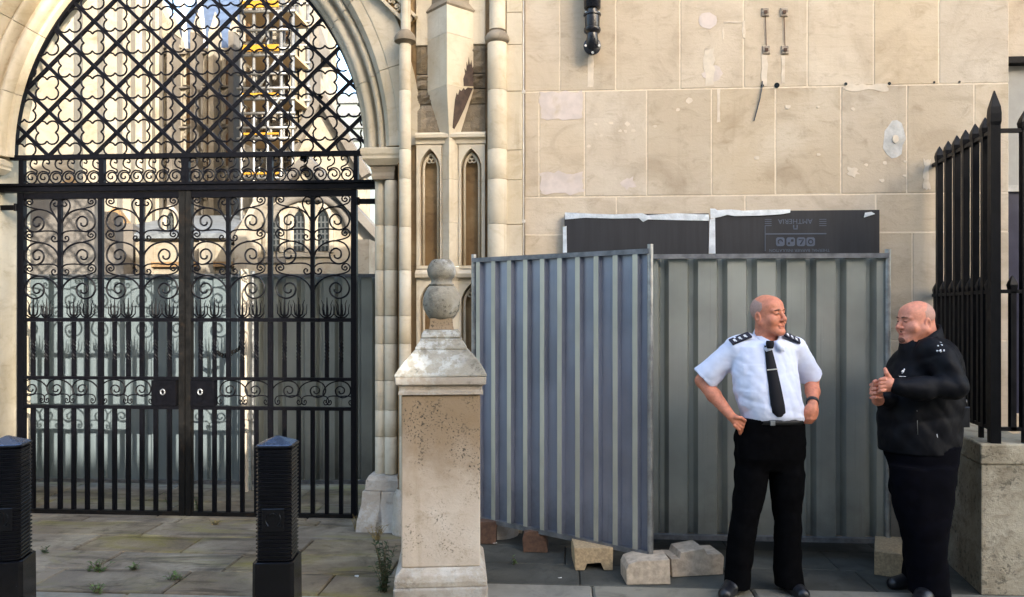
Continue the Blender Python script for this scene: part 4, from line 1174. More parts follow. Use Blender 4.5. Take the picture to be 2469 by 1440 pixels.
# ================================================================== railing on its plinth at the right
def railing():
    W = Vector((X_(2252, YW), YW, 0)); C = atd(2397, 752, 4.58); C.z = 0
    k = 4.58/F
    side = (C - W); Ls = side.length; sdir = side.normalized()
    zt_c = CAMZ + (HY - 316)*k; ztop = zt_c
    zdog = CAMZ + (HY - 703)*k; zbot = CAMZ + (HY - 1034)*k; zpl = CAMZ + (HY - 1068)*k
    # plinth
    P0 = atd(2366, 752, 4.55); P0.z = 0
    pl = root('railing_plinth', (P0.x + .3, P0.y + .5, 0), 'low mottled stone plinth wall carrying the black railing', 'plinth')
    off = sdir.cross(Vector((0, 0, 1))).normalized()
    if off.x > 0: off = -off
    Wp = P0 - sdir*(P0.y - YW)/sdir.y if abs(sdir.y) > 1e-6 else P0
    right = Vector((CP, SP*0.0 - .0, 0)).normalized()
    def plinth(z0, z1, grow, name, mat, e=.006):
        a = P0 + off*grow - Vector((0, grow, 0)); bq = a + Vector((1.8, .0, 0)); cq = bq + Vector((0, .42 + grow, 0)); 
        inner = P0 + Vector((.42, .42, 0)); wi = Wp + Vector((.42, 0, 0)); wo = Wp + off*grow
        poly = [a, bq, cq, inner, wi + Vector((0, 0, 0)), wo]
        m = MB(); n = len(poly)
        m.loft([[(p.x, min(p.y, YW - .001), z0) for p in poly], [(p.x, min(p.y, YW - .001), z1) for p in poly]])
        o = m.build(name, mat, pl); md = o.modifiers.new('bevel', 'BEVEL'); md.width = e; md.segments = 2; md.limit_method = 'ANGLE'
    plinth(0, zpl - .125, 0, 'wall', 'plinth_stone')
    plinth(zpl - .123, zpl, .008, 'coping', 'plinth_stone', .01)
    r = root('iron_railing', (C.x, C.y, zpl), 'tall black spiked iron railing turning the corner on the stone plinth', 'railing')
    up = Vector((0, 0, 1))
    fdir = Vector((1, 0, 0))
    def rail(A, B, z, name, hw=.016):
        d = (B - A); L = d.length; d.normalize(); s = d.cross(up)
        MB().obox((A + B)/2 + up*z, d*(L/2), s*hw, up*.011).build(name, 'railing_paint', r)
    W0 = W + sdir*.0
    E = C + fdir*1.5
    for z, nm in ((ztop, 'top_rail'), (zdog, 'dog_rail'), (zbot, 'bottom_rail')):
        rail(W0, C - sdir*.03, z, nm); rail(C + fdir*.03, E, z, nm)
    def spear(z0, hw, tall):
        # square bar up to z0 then a pointed head
        return [(z0 - .012, hw), (z0 + .01, hw*1.25), (z0 + tall*.35, hw*1.4), (z0 + tall*.6, hw*1.05), (z0 + tall, .002)]
    def bar_mesh(zlo, z0, hw, tall, name):
        m = MB(); m.mould((0, 0), [(zlo, hw, hw), (z0 - .02, hw, hw)] + [(zz, h_, h_) for zz, h_ in spear(z0, hw, tall)]); return m.mesh(name, 'railing_paint')
    main = bar_mesh(zbot - .012, ztop + .01, .0195, .105, 'bar'); dog = bar_mesh(zbot - .012, zdog + .01, .016, .085, 'dog_bar')
    ang = math.atan2(sdir.y, sdir.x)
    n = 7
    ts = [.03, .155, .30, .455, .62, .80]
    pxs = [2253, 2274, 2295, 2316, 2339, 2363]
    tt = []
    for px in pxs:
        # where the view line of px meets the railing line
        u = (px + 12 - CX)/F; dv = Vector((u*CP - SP, CP + u*SP, 0))
        den = dv.x*sdir.y - dv.y*sdir.x
        s_ = (W.y*dv.x - W.x*dv.y)/(-den) if abs(den) > 1e-9 else 0
        tt.append(s_)
    for s_ in tt:
        inst('bar', main, r, W + sdir*s_, rot=(0, 0, ang))
    allb = sorted([0.0] + tt + [Ls])
    for a, b_ in zip(allb[:-1], allb[1:]):
        inst('dog_bar', dog, r, W + sdir*((a + b_)/2 if a > 0 else b_*.45), rot=(0, 0, ang))
    for i in range(1, 8):
        inst('bar', main, r, C + fdir*(.172*i)); inst('dog_bar', dog, r, C + fdir*(.172*i - .068))
    post = MB(); post.mould((0, 0), [(zpl - .002, .028, .028), (ztop + .03, .026, .026), (ztop + .05, .030, .030), (ztop + .10, .030, .030), (ztop + .14, .027, .027), (ztop + .24, .003, .003)])
    inst('corner_post', post.mesh('corner_post', 'railing_paint'), r, C, rot=(0, 0, ang))
    for s_ in (.45, .9): 
        MB().obox(W + sdir*s_ + up*((zbot + zpl)/2), (.012, 0, 0), (0, .012, 0), up*((zbot - zpl)/2 + .001)).build('foot', 'railing_paint', r)
    MB().obox(C + fdir*.2 + up*((zbot + zpl)/2), (.035, 0, 0), (0, .02, 0), up*((zbot - zpl)/2 + .001)).build('foot', 'railing_paint', r)
railing()

# ================================================================== weeds
def plant(name, px, py, d, h, spread, n, label, mats=('leaf', 'stem'), leaf=.035, seed=1, droop=.4, along=None):
    p = atd(px, py, d); p.z = 0
    rnd = random.Random(seed)
    r = root(name, p, label, 'weed', 'weeds in the paving')
    lv, sv = MB(), MB()
    for i in range(n):
        a = rnd.uniform(0, 6.283); s = spread*math.sqrt(rnd.random())
        hh = h*rnd.uniform(.45, 1)
        bx = p.x + (rnd.uniform(-1, 1)*along if along else rnd.uniform(-.2, .2)*spread); by = p.y + rnd.uniform(-.2, .2)*spread
        top = Vector((bx + s*math.cos(a), by + s*math.sin(a)*.7, hh))
        pts = spline([(bx, by, 0), ((bx*.6 + top.x*.4), (by*.6 + top.y*.4), hh*.5), top], 4)
        sv.tube(pts, .0022 if h > .1 else .0012, 4, .001)
        k = max(3, int(hh/.025))
        for j in range(k):
            t = .15 + .85*(j + rnd.random())/k
            q = pts[min(len(pts)-1, int(t*(len(pts)-1)))]
            an = rnd.uniform(0, 6.283); L = leaf*rnd.uniform(.5, 1.1)
            dr = Vector((math.cos(an), math.sin(an), rnd.uniform(-droop, .6))).normalized(); sd_ = dr.cross(Vector((0, 0, 1))).normalized()*L*rnd.uniform(.16, .3)
            lift = Vector((0, 0, L*.12))
            lv.add([q, q + dr*L*.45 + sd_ + lift, q + dr*L, q + dr*L*.45 - sd_ + lift], [(0, 1, 2, 3)])
    lv.build('leaves', mats[0], r, kind='stuff'); sv.build('stems', mats[1], r)
    return r
plant('weed', 925, 1425, 4.6, .33, .085, 26, 'bushy green weed growing against the left side of the stone pier', ('leaf_dark', 'stem'), .04, 11)
plant('weed', 908, 1300, 5.65, .12, .09, 18, 'dry straw coloured weed at the foot of the right gateway column', ('leaf_dry', 'leaf_dry'), .03, 12)
plant('weed', 858, 1268, 5.9, .13, .04, 9, 'small dry grass tuft at the right end of the gate threshold', ('leaf_dry', 'leaf_dry'), .025, 13)
plant('weed', 240, 1378, 4.96, .075, .09, 24, 'largest green weed tuft in the paving joint before the gate', ('leaf', 'stem'), .035, 14)
plant('weed', 323, 1378, 4.98, .055, .05, 14, 'small weed tuft just right of the largest paving tuft', ('leaf', 'stem'), .03, 15)
plant('weed', 215, 1379, 4.96, .03, .03, 6, 'tiny weed just left of the largest paving tuft', ('leaf', 'stem'), .022, 23)
plant('weed', 425, 1400, 4.80, .06, .045, 16, 'weed tuft in the paving in line with the gate lock', ('leaf', 'stem'), .03, 16, along=.05)
plant('weed', 233, 1432, 4.58, .06, .05, 16, 'weed at the kerb line near the bottom edge of the picture', ('leaf', 'stem'), .03, 17)
plant('weed', 108, 1332, 5.35, .05, .045, 9, 'greyish weed tuft right beside the left bollard', ('leaf_dark', 'stem'), .03, 18)
plant('weed', 478, 1225, 6.5, .16, .05, 10, 'upright pale weed growing behind the gate by its meeting stile', ('leaf', 'stem'), .035, 19)
plant('weed', 405, 1215, 6.65, .13, .03, 7, 'thin weed behind the gate left of its meeting stile', ('leaf', 'stem'), .03, 20)
plant('weed', 520, 1262, 6.05, .035, .06, 12, 'low brown weed mat at the gate threshold left of the bollard', ('leaf_dry', 'stem'), .03, 21)
plant('weed', 1238, 1358, 5.1, .06, .03, 8, 'small weed in the dark forecourt right of the stone pier', ('leaf', 'stem'), .025, 22)
def scrap(px, py, d, s, label):
    p = atd(px, py, d); rnd = random.Random(int(px))
    pts = [(p.x + s*math.cos(a)*rnd.uniform(.6, 1.2), p.y + s*math.sin(a)*rnd.uniform(.4, .8), rnd.uniform(.003, .012)) for a in [i*1.05 for i in range(6)]]
    m = MB(); m.add(pts + [(x, y, z + .003) for x, y, z in pts], [tuple(range(6)), tuple(range(11, 5, -1))] + [(i, i+6, (i+1) % 6 + 6, (i+1) % 6) for i in range(6)])
    m.build('paper_scrap', 'litter', base=(p.x, p.y, 0), label=label, cat='litter', group='scraps of litter')
scrap(1351, 1397, 4.82, .014, 'small white scrap on the dark slabs left of the concrete feet')
scrap(1193, 1308, 5.55, .022, 'crumpled pale scrap on the dark slabs under the angled hoarding')
scrap(860, 1392, 4.86, .02, 'thin white scrap on the paving left of the pier weed')
# grey metal box at the gate foot beside the left bollard
gb = root('floor_box', (gx(70), 5.93, 0), 'small blue grey metal gate stop box beside the left bollard', 'box')
MB().box((gx(58), 5.9, 0.012), (gx(100), 6.0, .095), .006).build('housing', 'steel_post', gb)
MB().box((gx(56), 5.895, 0.0), (gx(103), 6.01, .011)).build('base_plate', 'iron_worn', gb)
# ================================================================== courtyard beyond the gate
def lancet_poly(cx, w, z0, z1, n=6):
    r_ = w*1.1; spr = z1 - math.sqrt(max(1e-6, r_*r_ - (r_ - w/2)**2))
    L = [(cx - w/2, z0)]
    for k in range(n + 1):
        a = math.acos((r_ - w/2)/r_)*k/n
        L.append((cx - w/2 + r_ - r_*math.cos(a), spr + r_*math.sin(a)))
    return L + [(2*cx - x, z) for x, z in L[::-1]][1:]
def far_window(b, px, py0, py1, wpx, Y, glass='window_dark', frame=True, lights=0):
    p = at(px, py1, Y); q = at(px, py0, Y); k = (q - p).z/(py1 - py0); w = wpx*k
    o = MB().prism(lancet_poly(p.x, w, p.z, q.z), Y - .012, Y + .02).build('window', glass, b)
    if frame:
        t = MB(); t.tube([(x, Y - .03, z) for x, z in lancet_poly(p.x, w + .08, p.z - .02, q.z + .08)], .05, 5); t.build('window_surround', 'courtyard_stone', o)
    if lights:
        g = MB()
        for i in range(1, lights): 
            z = p.z + (q.z - p.z)*.85*i/lights; g.box((p.x - w/2, Y - .03, z - .012), (p.x + w/2, Y - .014, z + .012))
        for s in (-.17, .17): g.box((p.x + s*w - .01, Y - .032, p.z), (p.x + s*w + .01, Y - .0135, q.z - w*.5))
        g.build('glazing_bar', 'lead', o)
    return o
def gable_hall():
    Y = 12.0
    b = root('courtyard_hall', (X_(700, Y), Y, 0), 'cream gabled hall with dark lancet windows beyond the inner hoarding', 'building')
    zz = lambda p: Z_(p, Y, 700)
    # gable wall
    xl, xr = X_(566, Y), X_(925, Y)
    apex = (X_(745, Y), zz(395))
    MB().prism([(xl, 0), (xr, 0), (xr, zz(588)), apex, (xl, zz(588))], Y, Y + .5).build('gable_wall', 'courtyard_stone', b)
    for s in (xl, xr):
        d = Vector((apex[0] - s, 0, apex[1] - zz(588))); L = d.length; d.normalize()
        MB().obox(((s + apex[0])/2, Y - .04, (zz(588) + apex[1])/2 + .05), d*(L/2 + .05), (0, .16, 0), Vector((-d.z, 0, d.x))*.06).build('coping', 'courtyard_shade_stone', b)
    # low side range to the left with slate roof
    MB().box((X_(225, Y + 1), Y + 1, 0), (xl, Y + 1.5, zz(548))).build('side_wall', 'courtyard_stone', b)
    m = MB(); x0, x1 = X_(225, Y + 1), X_(640, Y + 1)
    m.add([(x0, Y + .85, zz(548)), (x1, Y + .85, zz(548)), (x1, Y + 4, zz(440)), (x0, Y + 4, zz(440)), (x0, Y + .85, zz(548) - .08), (x1, Y + .85, zz(548) - .08), (x1, Y + 4, zz(440) - .08), (x0, Y + 4, zz(440) - .08)],
          [(0,1,2,3),(4,7,6,5),(0,4,5,1),(1,5,6,2),(2,6,7,3),(3,7,4,0)])
    m.build('slate_roof', 'slate_grey', b)
    MB().box((X_(225, Y + .95), Y + .9, zz(634)), (xl, Y + 1.0, zz(621))).build('string_course', 'shaded_brown_stone', b)
    MB().box((xl, Y - .06, zz(634)), (X_(690, Y), Y, zz(622))).build('string_course', 'courtyard_shade_stone', b)
    # hood arch over the lancets
    hm = MB(); cxh = X_(745, Y)
    pts = [(cxh + 1.0*math.cos(math.pi - math.pi*k/14)*(X_(845, Y) - cxh), Y - .03, zz(560) + (zz(474) - zz(560))*math.sin(math.pi*k/14)) for k in range(15)]
    hm.tube(pts, .08, 6); hm.build('hood_arch', 'courtyard_shade_stone', b, smooth=True)
    for px in (662, 722, 780): far_window(b, px, 508, 606, 28, Y, lights=6)
    MB().box((X_(640, Y), Y - .05, zz(620)), (X_(800, Y), Y - .002, zz(609))).build('window_sill', 'courtyard_stone', b)
    # raking buttress
    p = [(X_(572, Y - .4), 0), (X_(600, Y - .4), 0), (X_(600, Y - .4), zz(560)), (X_(640, Y - .4), zz(478)), (X_(628, Y - .4), zz(474)), (X_(572, Y - .4), zz(575))]
    MB().prism(p, Y - .5, Y - .002).build('raking_buttress', 'courtyard_stone', b)
    # side hall windows
    far_window(b, 412, 512, 552, 20, Y + 1, lights=3)
    for px in (300, 350, 500): MB().box((X_(px, Y + .9), Y + .6, 0), (X_(px + 14, Y + .9), Y + 1, zz(570))).build('buttress', 'courtyard_stone', b)
    m = MB(); m.lathe((X_(835, Y - .6), Y - .6), [(0, .12), (zz(640), .12)], 8)
    m = MB(); m.box((X_(862, Y - .8), Y - .8, 0), (X_(890, Y - .8), Y - .4, zz(590))); m.build('corner_pier', 'courtyard_stone', b)
gable_hall()
def left_range():
    # long range on the left, its face turned towards the court
    Y0, Y1 = 9.0, 17.5
    xw = X_(35, 9.0)
    b = root('courtyard_range', (X_(120, 11), 11, 0), 'tall pale stone range with buttresses seen through the left of the arch', 'building')
    A = Vector((X_(20, 9.2), 9.2, 0)); B = Vector((X_(330, 18.5), 18.5, 0))
    d = (B - A); L = d.length; d.normalize(); nrm = Vector((d.y, -d.x, 0))
    up = Vector((0, 0, 1))
    MB().obox((A + B)/2 - nrm*.25 + up*6, d*L/2, nrm*.25, up*6).build('wall', 'courtyard_stone', b)
    for k, t in enumerate((.07, .22, .38, .52, .66, .80, .92)):
        c = A + d*(L*t)
        MB().obox(c + nrm*.32 + up*5.6, d*.28, nrm*.318, up*5.6).build('buttress', 'courtyard_stone', b)
        MB().obox(c + nrm*.45 + up*1.6, d*.34, nrm*.448, up*1.6).build('buttress_foot', 'courtyard_shade_stone', b)
        # sloped weathering
        if k % 2 == 0: MB().obox(c + nrm*.66 + up*3.3, d*.3, (nrm*.1 - up*.14), (nrm*.06 + up*.05)).build('weathering', 'shaded_brown_stone', b)
    for t in (.145, .30, .45, .59, .73, .86):
        c = A + d*(L*t)
        for z0, z1, mt in ((1.2, 3.0, 'window_brown'), (3.9, 6.3, 'window_brown'), (7.0, 9.5, 'window_brown')):
            MB().obox(c + nrm*.012 + up*(z0 + z1)/2, d*.22, nrm*.01, up*(z1 - z0)/2).build('window', mt, b)
            MB().obox(c + nrm*.05 + up*(z1 + .08), d*.3, nrm*.05, up*.07).build('hood', 'courtyard_shade_stone', b)
            MB().obox(c + nrm*.03 + up*(z0 + z1)/2, d*.03, nrm*.03, up*(z1 - z0)/2).build('mullion', 'courtyard_stone', b)
    for z in (3.45, 6.65): MB().obox((A + B)/2 + nrm*.05 + up*z, d*L/2, nrm*.05, up*.08).build('string_course', 'courtyard_shade_stone', b)
left_range()
def back_block():
    Y = 19.0
    b = root('courtyard_block', (X_(430, Y), Y, 0), 'tall gothic block with blue slate roof and brown windows behind the court', 'building')
    zz = lambda p: Z_(p, Y, 430)
    MB().box((X_(215, Y), Y, 0), (X_(585, Y), Y + 4, zz(118))).build('wall', 'courtyard_stone', b)
    for px in (222, 268, 318, 352, 392, 430, 485, 528, 575):
        MB().box((X_(px - 6, Y), Y - .45, 0), (X_(px + 6, Y), Y - .002, zz(95))).build('buttress', 'courtyard_shade_stone' if px % 3 else 'courtyard_stone', b)
        m = MB(); c = (X_(px, Y), Y - .2); m.mould(c, [(zz(95), .09, .2), (zz(70), .07, .07), (zz(40), .01, .01)]); m.build('pinnacle', 'courtyard_stone', b)
    for px in (244, 295, 335, 372, 412, 458, 507, 552):
        for y0, y1 in ((140, 205), (225, 300), (318, 400), (425, 480)):
            far_window(b, px, y0, y1, 15, Y, 'window_brown', frame=True)
    for p in (130, 212, 308, 410): MB().box((X_(214, Y), Y - .12, zz(p + 4)), (X_(586, Y), Y - .003, zz(p))).build('string_course', 'courtyard_shade_stone', b)
    # gable front at left with steep slate roof rising to the right
    g0, g1, ga = X_(300, Y), X_(440, Y), (X_(352, Y), zz(-60))
    m = MB(); m.prism([(g0, zz(118)), (g1, zz(118)), ga], Y - .1, Y + .4); m.build('gable', 'courtyard_stone', b)
    m = MB(); x0, x1 = X_(372, Y), X_(600, Y)
    m.add([(x0, Y + .3, zz(122)), (x1, Y + .3, zz(122)), (X_(520, Y), Y + 3.2, zz(-190)), (X_(372, Y), Y + 3.2, zz(-190)), (x0, Y + 3.4, zz(122)), (x1, Y + 3.4, zz(122))],
          [(0, 1, 2, 3), (0, 3, 4), (1, 5, 2), (2, 5, 4, 3), (0, 4, 5, 1)])
    m.build('slate_roof', 'slate', b)
    d = Vector((X_(520, Y) - x1, 2.9, zz(-190) - zz(122))).normalized()
    for off in (0.0, .5):
        p0 = Vector((X_(440, Y) + off, Y + .2, zz(122))); 
        mm = MB(); mm.tube([p0, p0 + Vector((-(zz(-190) - zz(122))*.42, 2.4, (zz(-190) - zz(122))*.93))], .07, 5); mm.build('roof_ridge', 'conduit_paint', b)
back_block()
def scaffold_block():
    Y = 15.0
    b = root('scaffolded_building', (X_(650, Y), Y + 1.2, 0), 'pale stone building wrapped in scaffolding at the right of the arch', 'building')
    zz = lambda p: Z_(p, Y, 650)
    Yw = Y + 1.2
    MB().box((X_(578, Yw), Yw, 0), (X_(712, Yw), Yw + 3, zz(-120))).build('wall', 'courtyard_stone', b)
    m = MB(); m.box((X_(712, Yw), Yw - .3, 0), (X_(752, Yw), Yw + .6, zz(60))); m.build('tower', 'courtyard_shade_stone', b)
    for px in (718, 730, 744):
        MB().box((X_(px - 3, Yw), Yw - .5, 0), (X_(px + 3, Yw), Yw - .302, zz(80))).build('tower_shaft', 'courtyard_stone', b)
    MB().mould((X_(732, Yw), Yw + 1), [(zz(60), .17, .5), (zz(20), .15, .4), (zz(-40), .02, .02)]).build('tower_roof', 'courtyard_shade_stone', b)
    for px in (600, 640, 690):
        for y0, y1 in ((40, 100), (170, 235), (260, 330)): far_window(b, px, y0, y1, 13, Yw, 'window_brown')
    # lean-to gable right of it
    MB().prism([(X_(705, Yw - .8), 0), (X_(880, Yw - .8), 0), (X_(880, Yw - .8), zz(420)), (X_(775, Yw - .8), zz(235)), (X_(705, Yw - .8), zz(370))], Yw - .8, Yw - .4).build('lower_gable', 'courtyard_stone', b)
    for (xa, ya, xb, yb) in ((775, 232, 885, 425), (775, 232, 700, 375)):
        p, q = at(xa, ya, Yw - .85), at(xb, yb, Yw - .85); d = (q - p); L = d.length; d.normalize()
        MB().obox((p + q)/2, d*L/2, (0, .12, 0), Vector((-d.z, 0, d.x))*.09).build('coping', 'courtyard_shade_stone', b)
    s = root('scaffold', (X_(650, Y), Y, 0), 'steel tube scaffold with yellow toe boards in the courtyard', 'scaffold')
    pole = None
    for px in (582, 612, 645, 678, 706):
        for yy in (Y, Y + .9):
            m = MB(); m.tube([(X_(px, Y), yy, 0), (X_(px, Y), yy, zz(-100))], .035, 6); m.build('standard', 'scaffold_tube', s, smooth=True)
    for p in (30, 135, 240, 335, 430):
        for yy in (Y - .05, Y + .85):
            for dz in (0, .5, 1.0):
                m = MB(); m.tube([(X_(574, Y), yy, zz(p) + dz), (X_(714, Y), yy, zz(p) + dz)], .03, 5); m.build('ledger', 'scaffold_tube', s, smooth=True)
        MB().box((X_(590, Y), Y - .12, zz(p) + .06), (X_(676, Y), Y - .085, zz(p) + .06 + (.13 if p < 200 else .04))).build('toe_board', 'yellow_board', s)
        MB().box((X_(576, Y), Y - .04, zz(p) - .02), (X_(712, Y), Y + .8, zz(p) + .03)).build('deck', 'wood_block', s)
    for a, c in ((30, 135), (135, 240), (240, 335)):
        m = MB(); m.tube([(X_(612, Y), Y - .09, zz(c)), (X_(678, Y), Y - .09, zz(a))], .03, 5); m.build('brace', 'scaffold_tube', s, smooth=True)
    # distant pale office block
    Yf = 45.0
    f = root('office_block', (X_(850, Yf), Yf, 0), 'distant pale glass office block at the right edge of the arch', 'building')
    MB().box((X_(790, Yf), Yf, 0), (X_(960, Yf), Yf + 8, Z_(228, Yf, 850))).build('wall', 'pale_sheet', f)
    for k in range(5):
        zc = Z_(250 + k*30, Yf, 850)
        MB().box((X_(790, Yf), Yf - .15, zc), (X_(960, Yf), Yf - .002, zc + .25)).build('floor_band', 'slate_grey', f)
scaffold_block()

# ================================================================== unseen buildings added behind the camera to keep the pavement in shade
tana = math.tan(SUN_AZ)
def terrace(x0, x1, h, label):
    Y = -12.0
    t = root('shade_building', ((x0 + x1)/2, Y - 4, 0), label, 'building')
    sl, sr = (0 if x0 < -30 else 8*tana), (0 if x1 > 38 else 8*tana)      # ends slanted along the sun so its beam clears the gap
    MB().loft([[(x0, Y, z), (x1, Y, z), (x1 + sr, Y - 8, z), (x0 + sl, Y - 8, z)] for z in (0, h)]).build('wall', 'brick_far', t)
    MB().loft([[(x0, Y + .25, z), (x1, Y + .25, z), (x1 + sr, Y - 8, z), (x0 + sl, Y - 8, z)] for z in (h + .001, h + .3)]).build('cornice', 'kerbstone', t)
    x = x0 + 1.2
    while x + 1.3 < x1:
        for z in (1.0, 4.4, 7.6, 10.4):
            if z + 2 < h: 
                w = MB().box((x, Y - .02, z), (x + 1.1, Y + .012, z + 1.9)).build('window', 'glass', t)
        x += 3.0
gapL = gx(35) + (YG + 12)*tana; gapR = gx(705) + (YG + 12)*tana  # gap placed so the sun beam falls on the gate
terrace(-34, gapL, 11.2, 'unseen brown terrace added across the street for shade, left of the sun gap')
lk = root('shade_building', ((gapL + gapR)/2, -16, 0), 'unseen low block added between the two terraces to cut the sun beam from below', 'building')
MB().loft([[(gapL + 2*tana + .01, -14, z), (gapR + 2*tana - .01, -14, z), (gapR + 7*tana - .01, -19, z), (gapL + 7*tana + .01, -19, z)] for z in (0, 8.45)]).build('wall', 'brick_far', lk)  # added block: keeps the sun off the ground and lower gate
terrace(gapR, 40, 11.2, 'unseen brown terrace added across the street for shade, right of the sun gap')
# ================================================================== people: signed distance fields meshed by surface nets
class SDF:
    def __init__(s, lo, hi, h):
        s.ax = [np.arange(lo[i], hi[i] + h, h) for i in range(3)]
        s.h = h
        s.f = np.full([len(a) for a in s.ax], 0.5, dtype=np.float32)
    def grid(s, sl=None):
        a = s.ax if sl is None else [s.ax[i][sl[i]] for i in range(3)]
        return np.meshgrid(*a, indexing='ij', sparse=True)
    def sub(s, lo, hi, m):
        out = []
        for i in range(3):
            a, b = np.searchsorted(s.ax[i], [lo[i] - m, hi[i] + m]); out.append(slice(max(0, a - 1), min(len(s.ax[i]), b + 1)))
        return tuple(out)
    def put(s, sl, d, k, op='add'):
        f = s.f[sl]
        if f.size == 0: return
        d = d.astype(np.float32)
        if op == 'add':
            if k <= 0: s.f[sl] = np.minimum(f, d)
            else:
                hh = np.clip(.5 + .5*(f - d)/k, 0, 1); s.f[sl] = f*(1 - hh) + d*hh - k*hh*(1 - hh)
        else:
            if k <= 0: s.f[sl] = np.maximum(f, -d)
            else:
                hh = np.clip(.5 - .5*(f + d)/k, 0, 1); s.f[sl] = f*(1 - hh) - d*hh + k*hh*(1 - hh)
    def cone(s, a, b, ra, rb, k=.02, op='add'):
        a, b = np.array(a, float), np.array(b, float); m = max(ra, rb) + k*2 + .02
        sl = s.sub(np.minimum(a, b), np.maximum(a, b), m); X, Y, Z = s.grid(sl)
        ab = b - a; L2 = (ab**2).sum() + 1e-12
        t = np.clip(((X - a[0])*ab[0] + (Y - a[1])*ab[1] + (Z - a[2])*ab[2])/L2, 0, 1)
        d = np.sqrt((X - a[0] - ab[0]*t)**2 + (Y - a[1] - ab[1]*t)**2 + (Z - a[2] - ab[2]*t)**2) - (ra + (rb - ra)*t)
        s.put(sl, d, k, op)
    def chain(s, pts, rs, k=.01):
        for i in range(len(pts) - 1): s.cone(pts[i], pts[i+1], rs[i], rs[i+1], k)
    def ell(s, c, r, k=.02, op='add', M=None):
        c, r = np.array(c, float), np.array(r, float); mm = r.max() + k*2 + .02
        sl = s.sub(c - mm*0, c + mm*0, mm); X, Y, Z = s.grid(sl)
        x, y, z = X - c[0], Y - c[1], Z - c[2]
        if M is not None:
            x, y, z = (M[0][0]*x + M[1][0]*y + M[2][0]*z), (M[0][1]*x + M[1][1]*y + M[2][1]*z), (M[0][2]*x + M[1][2]*y + M[2][2]*z)
        k0 = np.sqrt((x/r[0])**2 + (y/r[1])**2 + (z/r[2])**2); k1 = np.sqrt((x/r[0]**2)**2 + (y/r[1]**2)**2 + (z/r[2]**2)**2) + 1e-9
        s.put(sl, k0*(k0 - 1)/k1, k, op)
    def stack(s, rows, k=.02, p=2.4):
        # rows: (z, cx, cy, rx, ry) : a body of stacked superellipses
        rows = sorted(rows); zs = np.array([r[0] for r in rows]); A = np.array(rows)
        lo = (A[:, 1] - A[:, 3]).min(), (A[:, 2] - A[:, 4]).min(), zs[0]; hi = (A[:, 1] + A[:, 3]).max(), (A[:, 2] + A[:, 4]).max(), zs[-1]
        sl = s.sub(lo, hi, k*2 + .03); X, Y, Z = s.grid(sl)
        zf = Z[0, 0, :]
        def ip(j):
            # smooth interpolation
            v = np.interp(zf, zs, A[:, j]); return v
        cx, cy, rx, ry = [ip(j)[None, None, :] for j in (1, 2, 3, 4)]
        q = (np.abs((X - cx)/rx)**p + np.abs((Y - cy)/ry)**p)**(1/p)
        d = (q - 1)*np.minimum(rx, ry)
        dz = np.maximum(zs[0] - Z, Z - zs[-1])
        d = np.maximum(d, dz)
        s.put(sl, d, k)
    def cut(s, p, n):
        # remove everything beyond the plane through p with outward normal n
        n = np.array(n, float); n /= np.linalg.norm(n)
        X, Y, Z = s.grid(); d = (X - p[0])*n[0] + (Y - p[1])*n[1] + (Z - p[2])*n[2]
        s.f = np.maximum(s.f, d.astype(np.float32))
    def bumpy(s, fn):
        X, Y, Z = s.grid(); s.f = s.f + fn(X, Y, Z).astype(np.float32)
    def mesh(s):
        f = s.f; f[0], f[-1] = 1, 1; f[:, 0], f[:, -1] = 1, 1; f[:, :, 0], f[:, :, -1] = 1, 1
        S = f < 0
        n = [x - 1 for x in f.shape]
        C = np.zeros(n, np.int8)
        for i in (0, 1):
            for j in (0, 1):
                for k in (0, 1): C += S[i:i+n[0], j:j+n[1], k:k+n[2]]
        act = (C > 0) & (C < 8)
        idx = np.full(n, -1, np.int64); I = np.argwhere(act); idx[act] = np.arange(len(I))
        acc = np.zeros((len(I), 3)); cnt = np.zeros(len(I))
        cor = [(i, j, k) for i in (0, 1) for j in (0, 1) for k in (0, 1)]
        for a in cor:
            for ax in range(3):
                if a[ax] == 1: continue
                b = list(a); b[ax] = 1
                fa = f[I[:, 0]+a[0], I[:, 1]+a[1], I[:, 2]+a[2]]; fb = f[I[:, 0]+b[0], I[:, 1]+b[1], I[:, 2]+b[2]]
                m = (fa < 0) != (fb < 0)
                t = np.where(m, fa/(fa - fb + 1e-12), 0)
                pos = np.stack([I[:, q] + a[q] + (t if q == ax else 0) for q in range(3)], 1)
                acc[m] += pos[m]; cnt[m] += 1
        g = acc/cnt[:, None]
        V = np.stack([s.ax[q][0] + g[:, q]*s.h for q in range(3)], 1)
        quads = []
        for ax in range(3):
            o = [q for q in range(3) if q != ax]
            A = [slice(None)]*3; B = [slice(None)]*3; A[ax] = slice(0, -1); B[ax] = slice(1, None)
            Sa, Sb = S[tuple(A)], S[tuple(B)]
            E = np.argwhere(Sa != Sb)
            E = E[(E[:, o[0]] > 0) & (E[:, o[1]] > 0) & (E[:, o[0]] < f.shape[o[0]]-1) & (E[:, o[1]] < f.shape[o[1]]-1)]
            if not len(E): continue
            def cell(da, db):
                c = E.copy(); c[:, o[0]] += da; c[:, o[1]] += db; return idx[c[:, 0], c[:, 1], c[:, 2]]
            q = np.stack([cell(-1, -1), cell(0, -1), cell(0, 0), cell(-1, 0)], 1)
            fl = Sa[E[:, 0], E[:, 1], E[:, 2]]
            if ax == 1: fl = ~fl
            q[~fl] = q[~fl][:, ::-1]
            quads.append(q[(q >= 0).all(1)])
        return V, np.concatenate(quads)
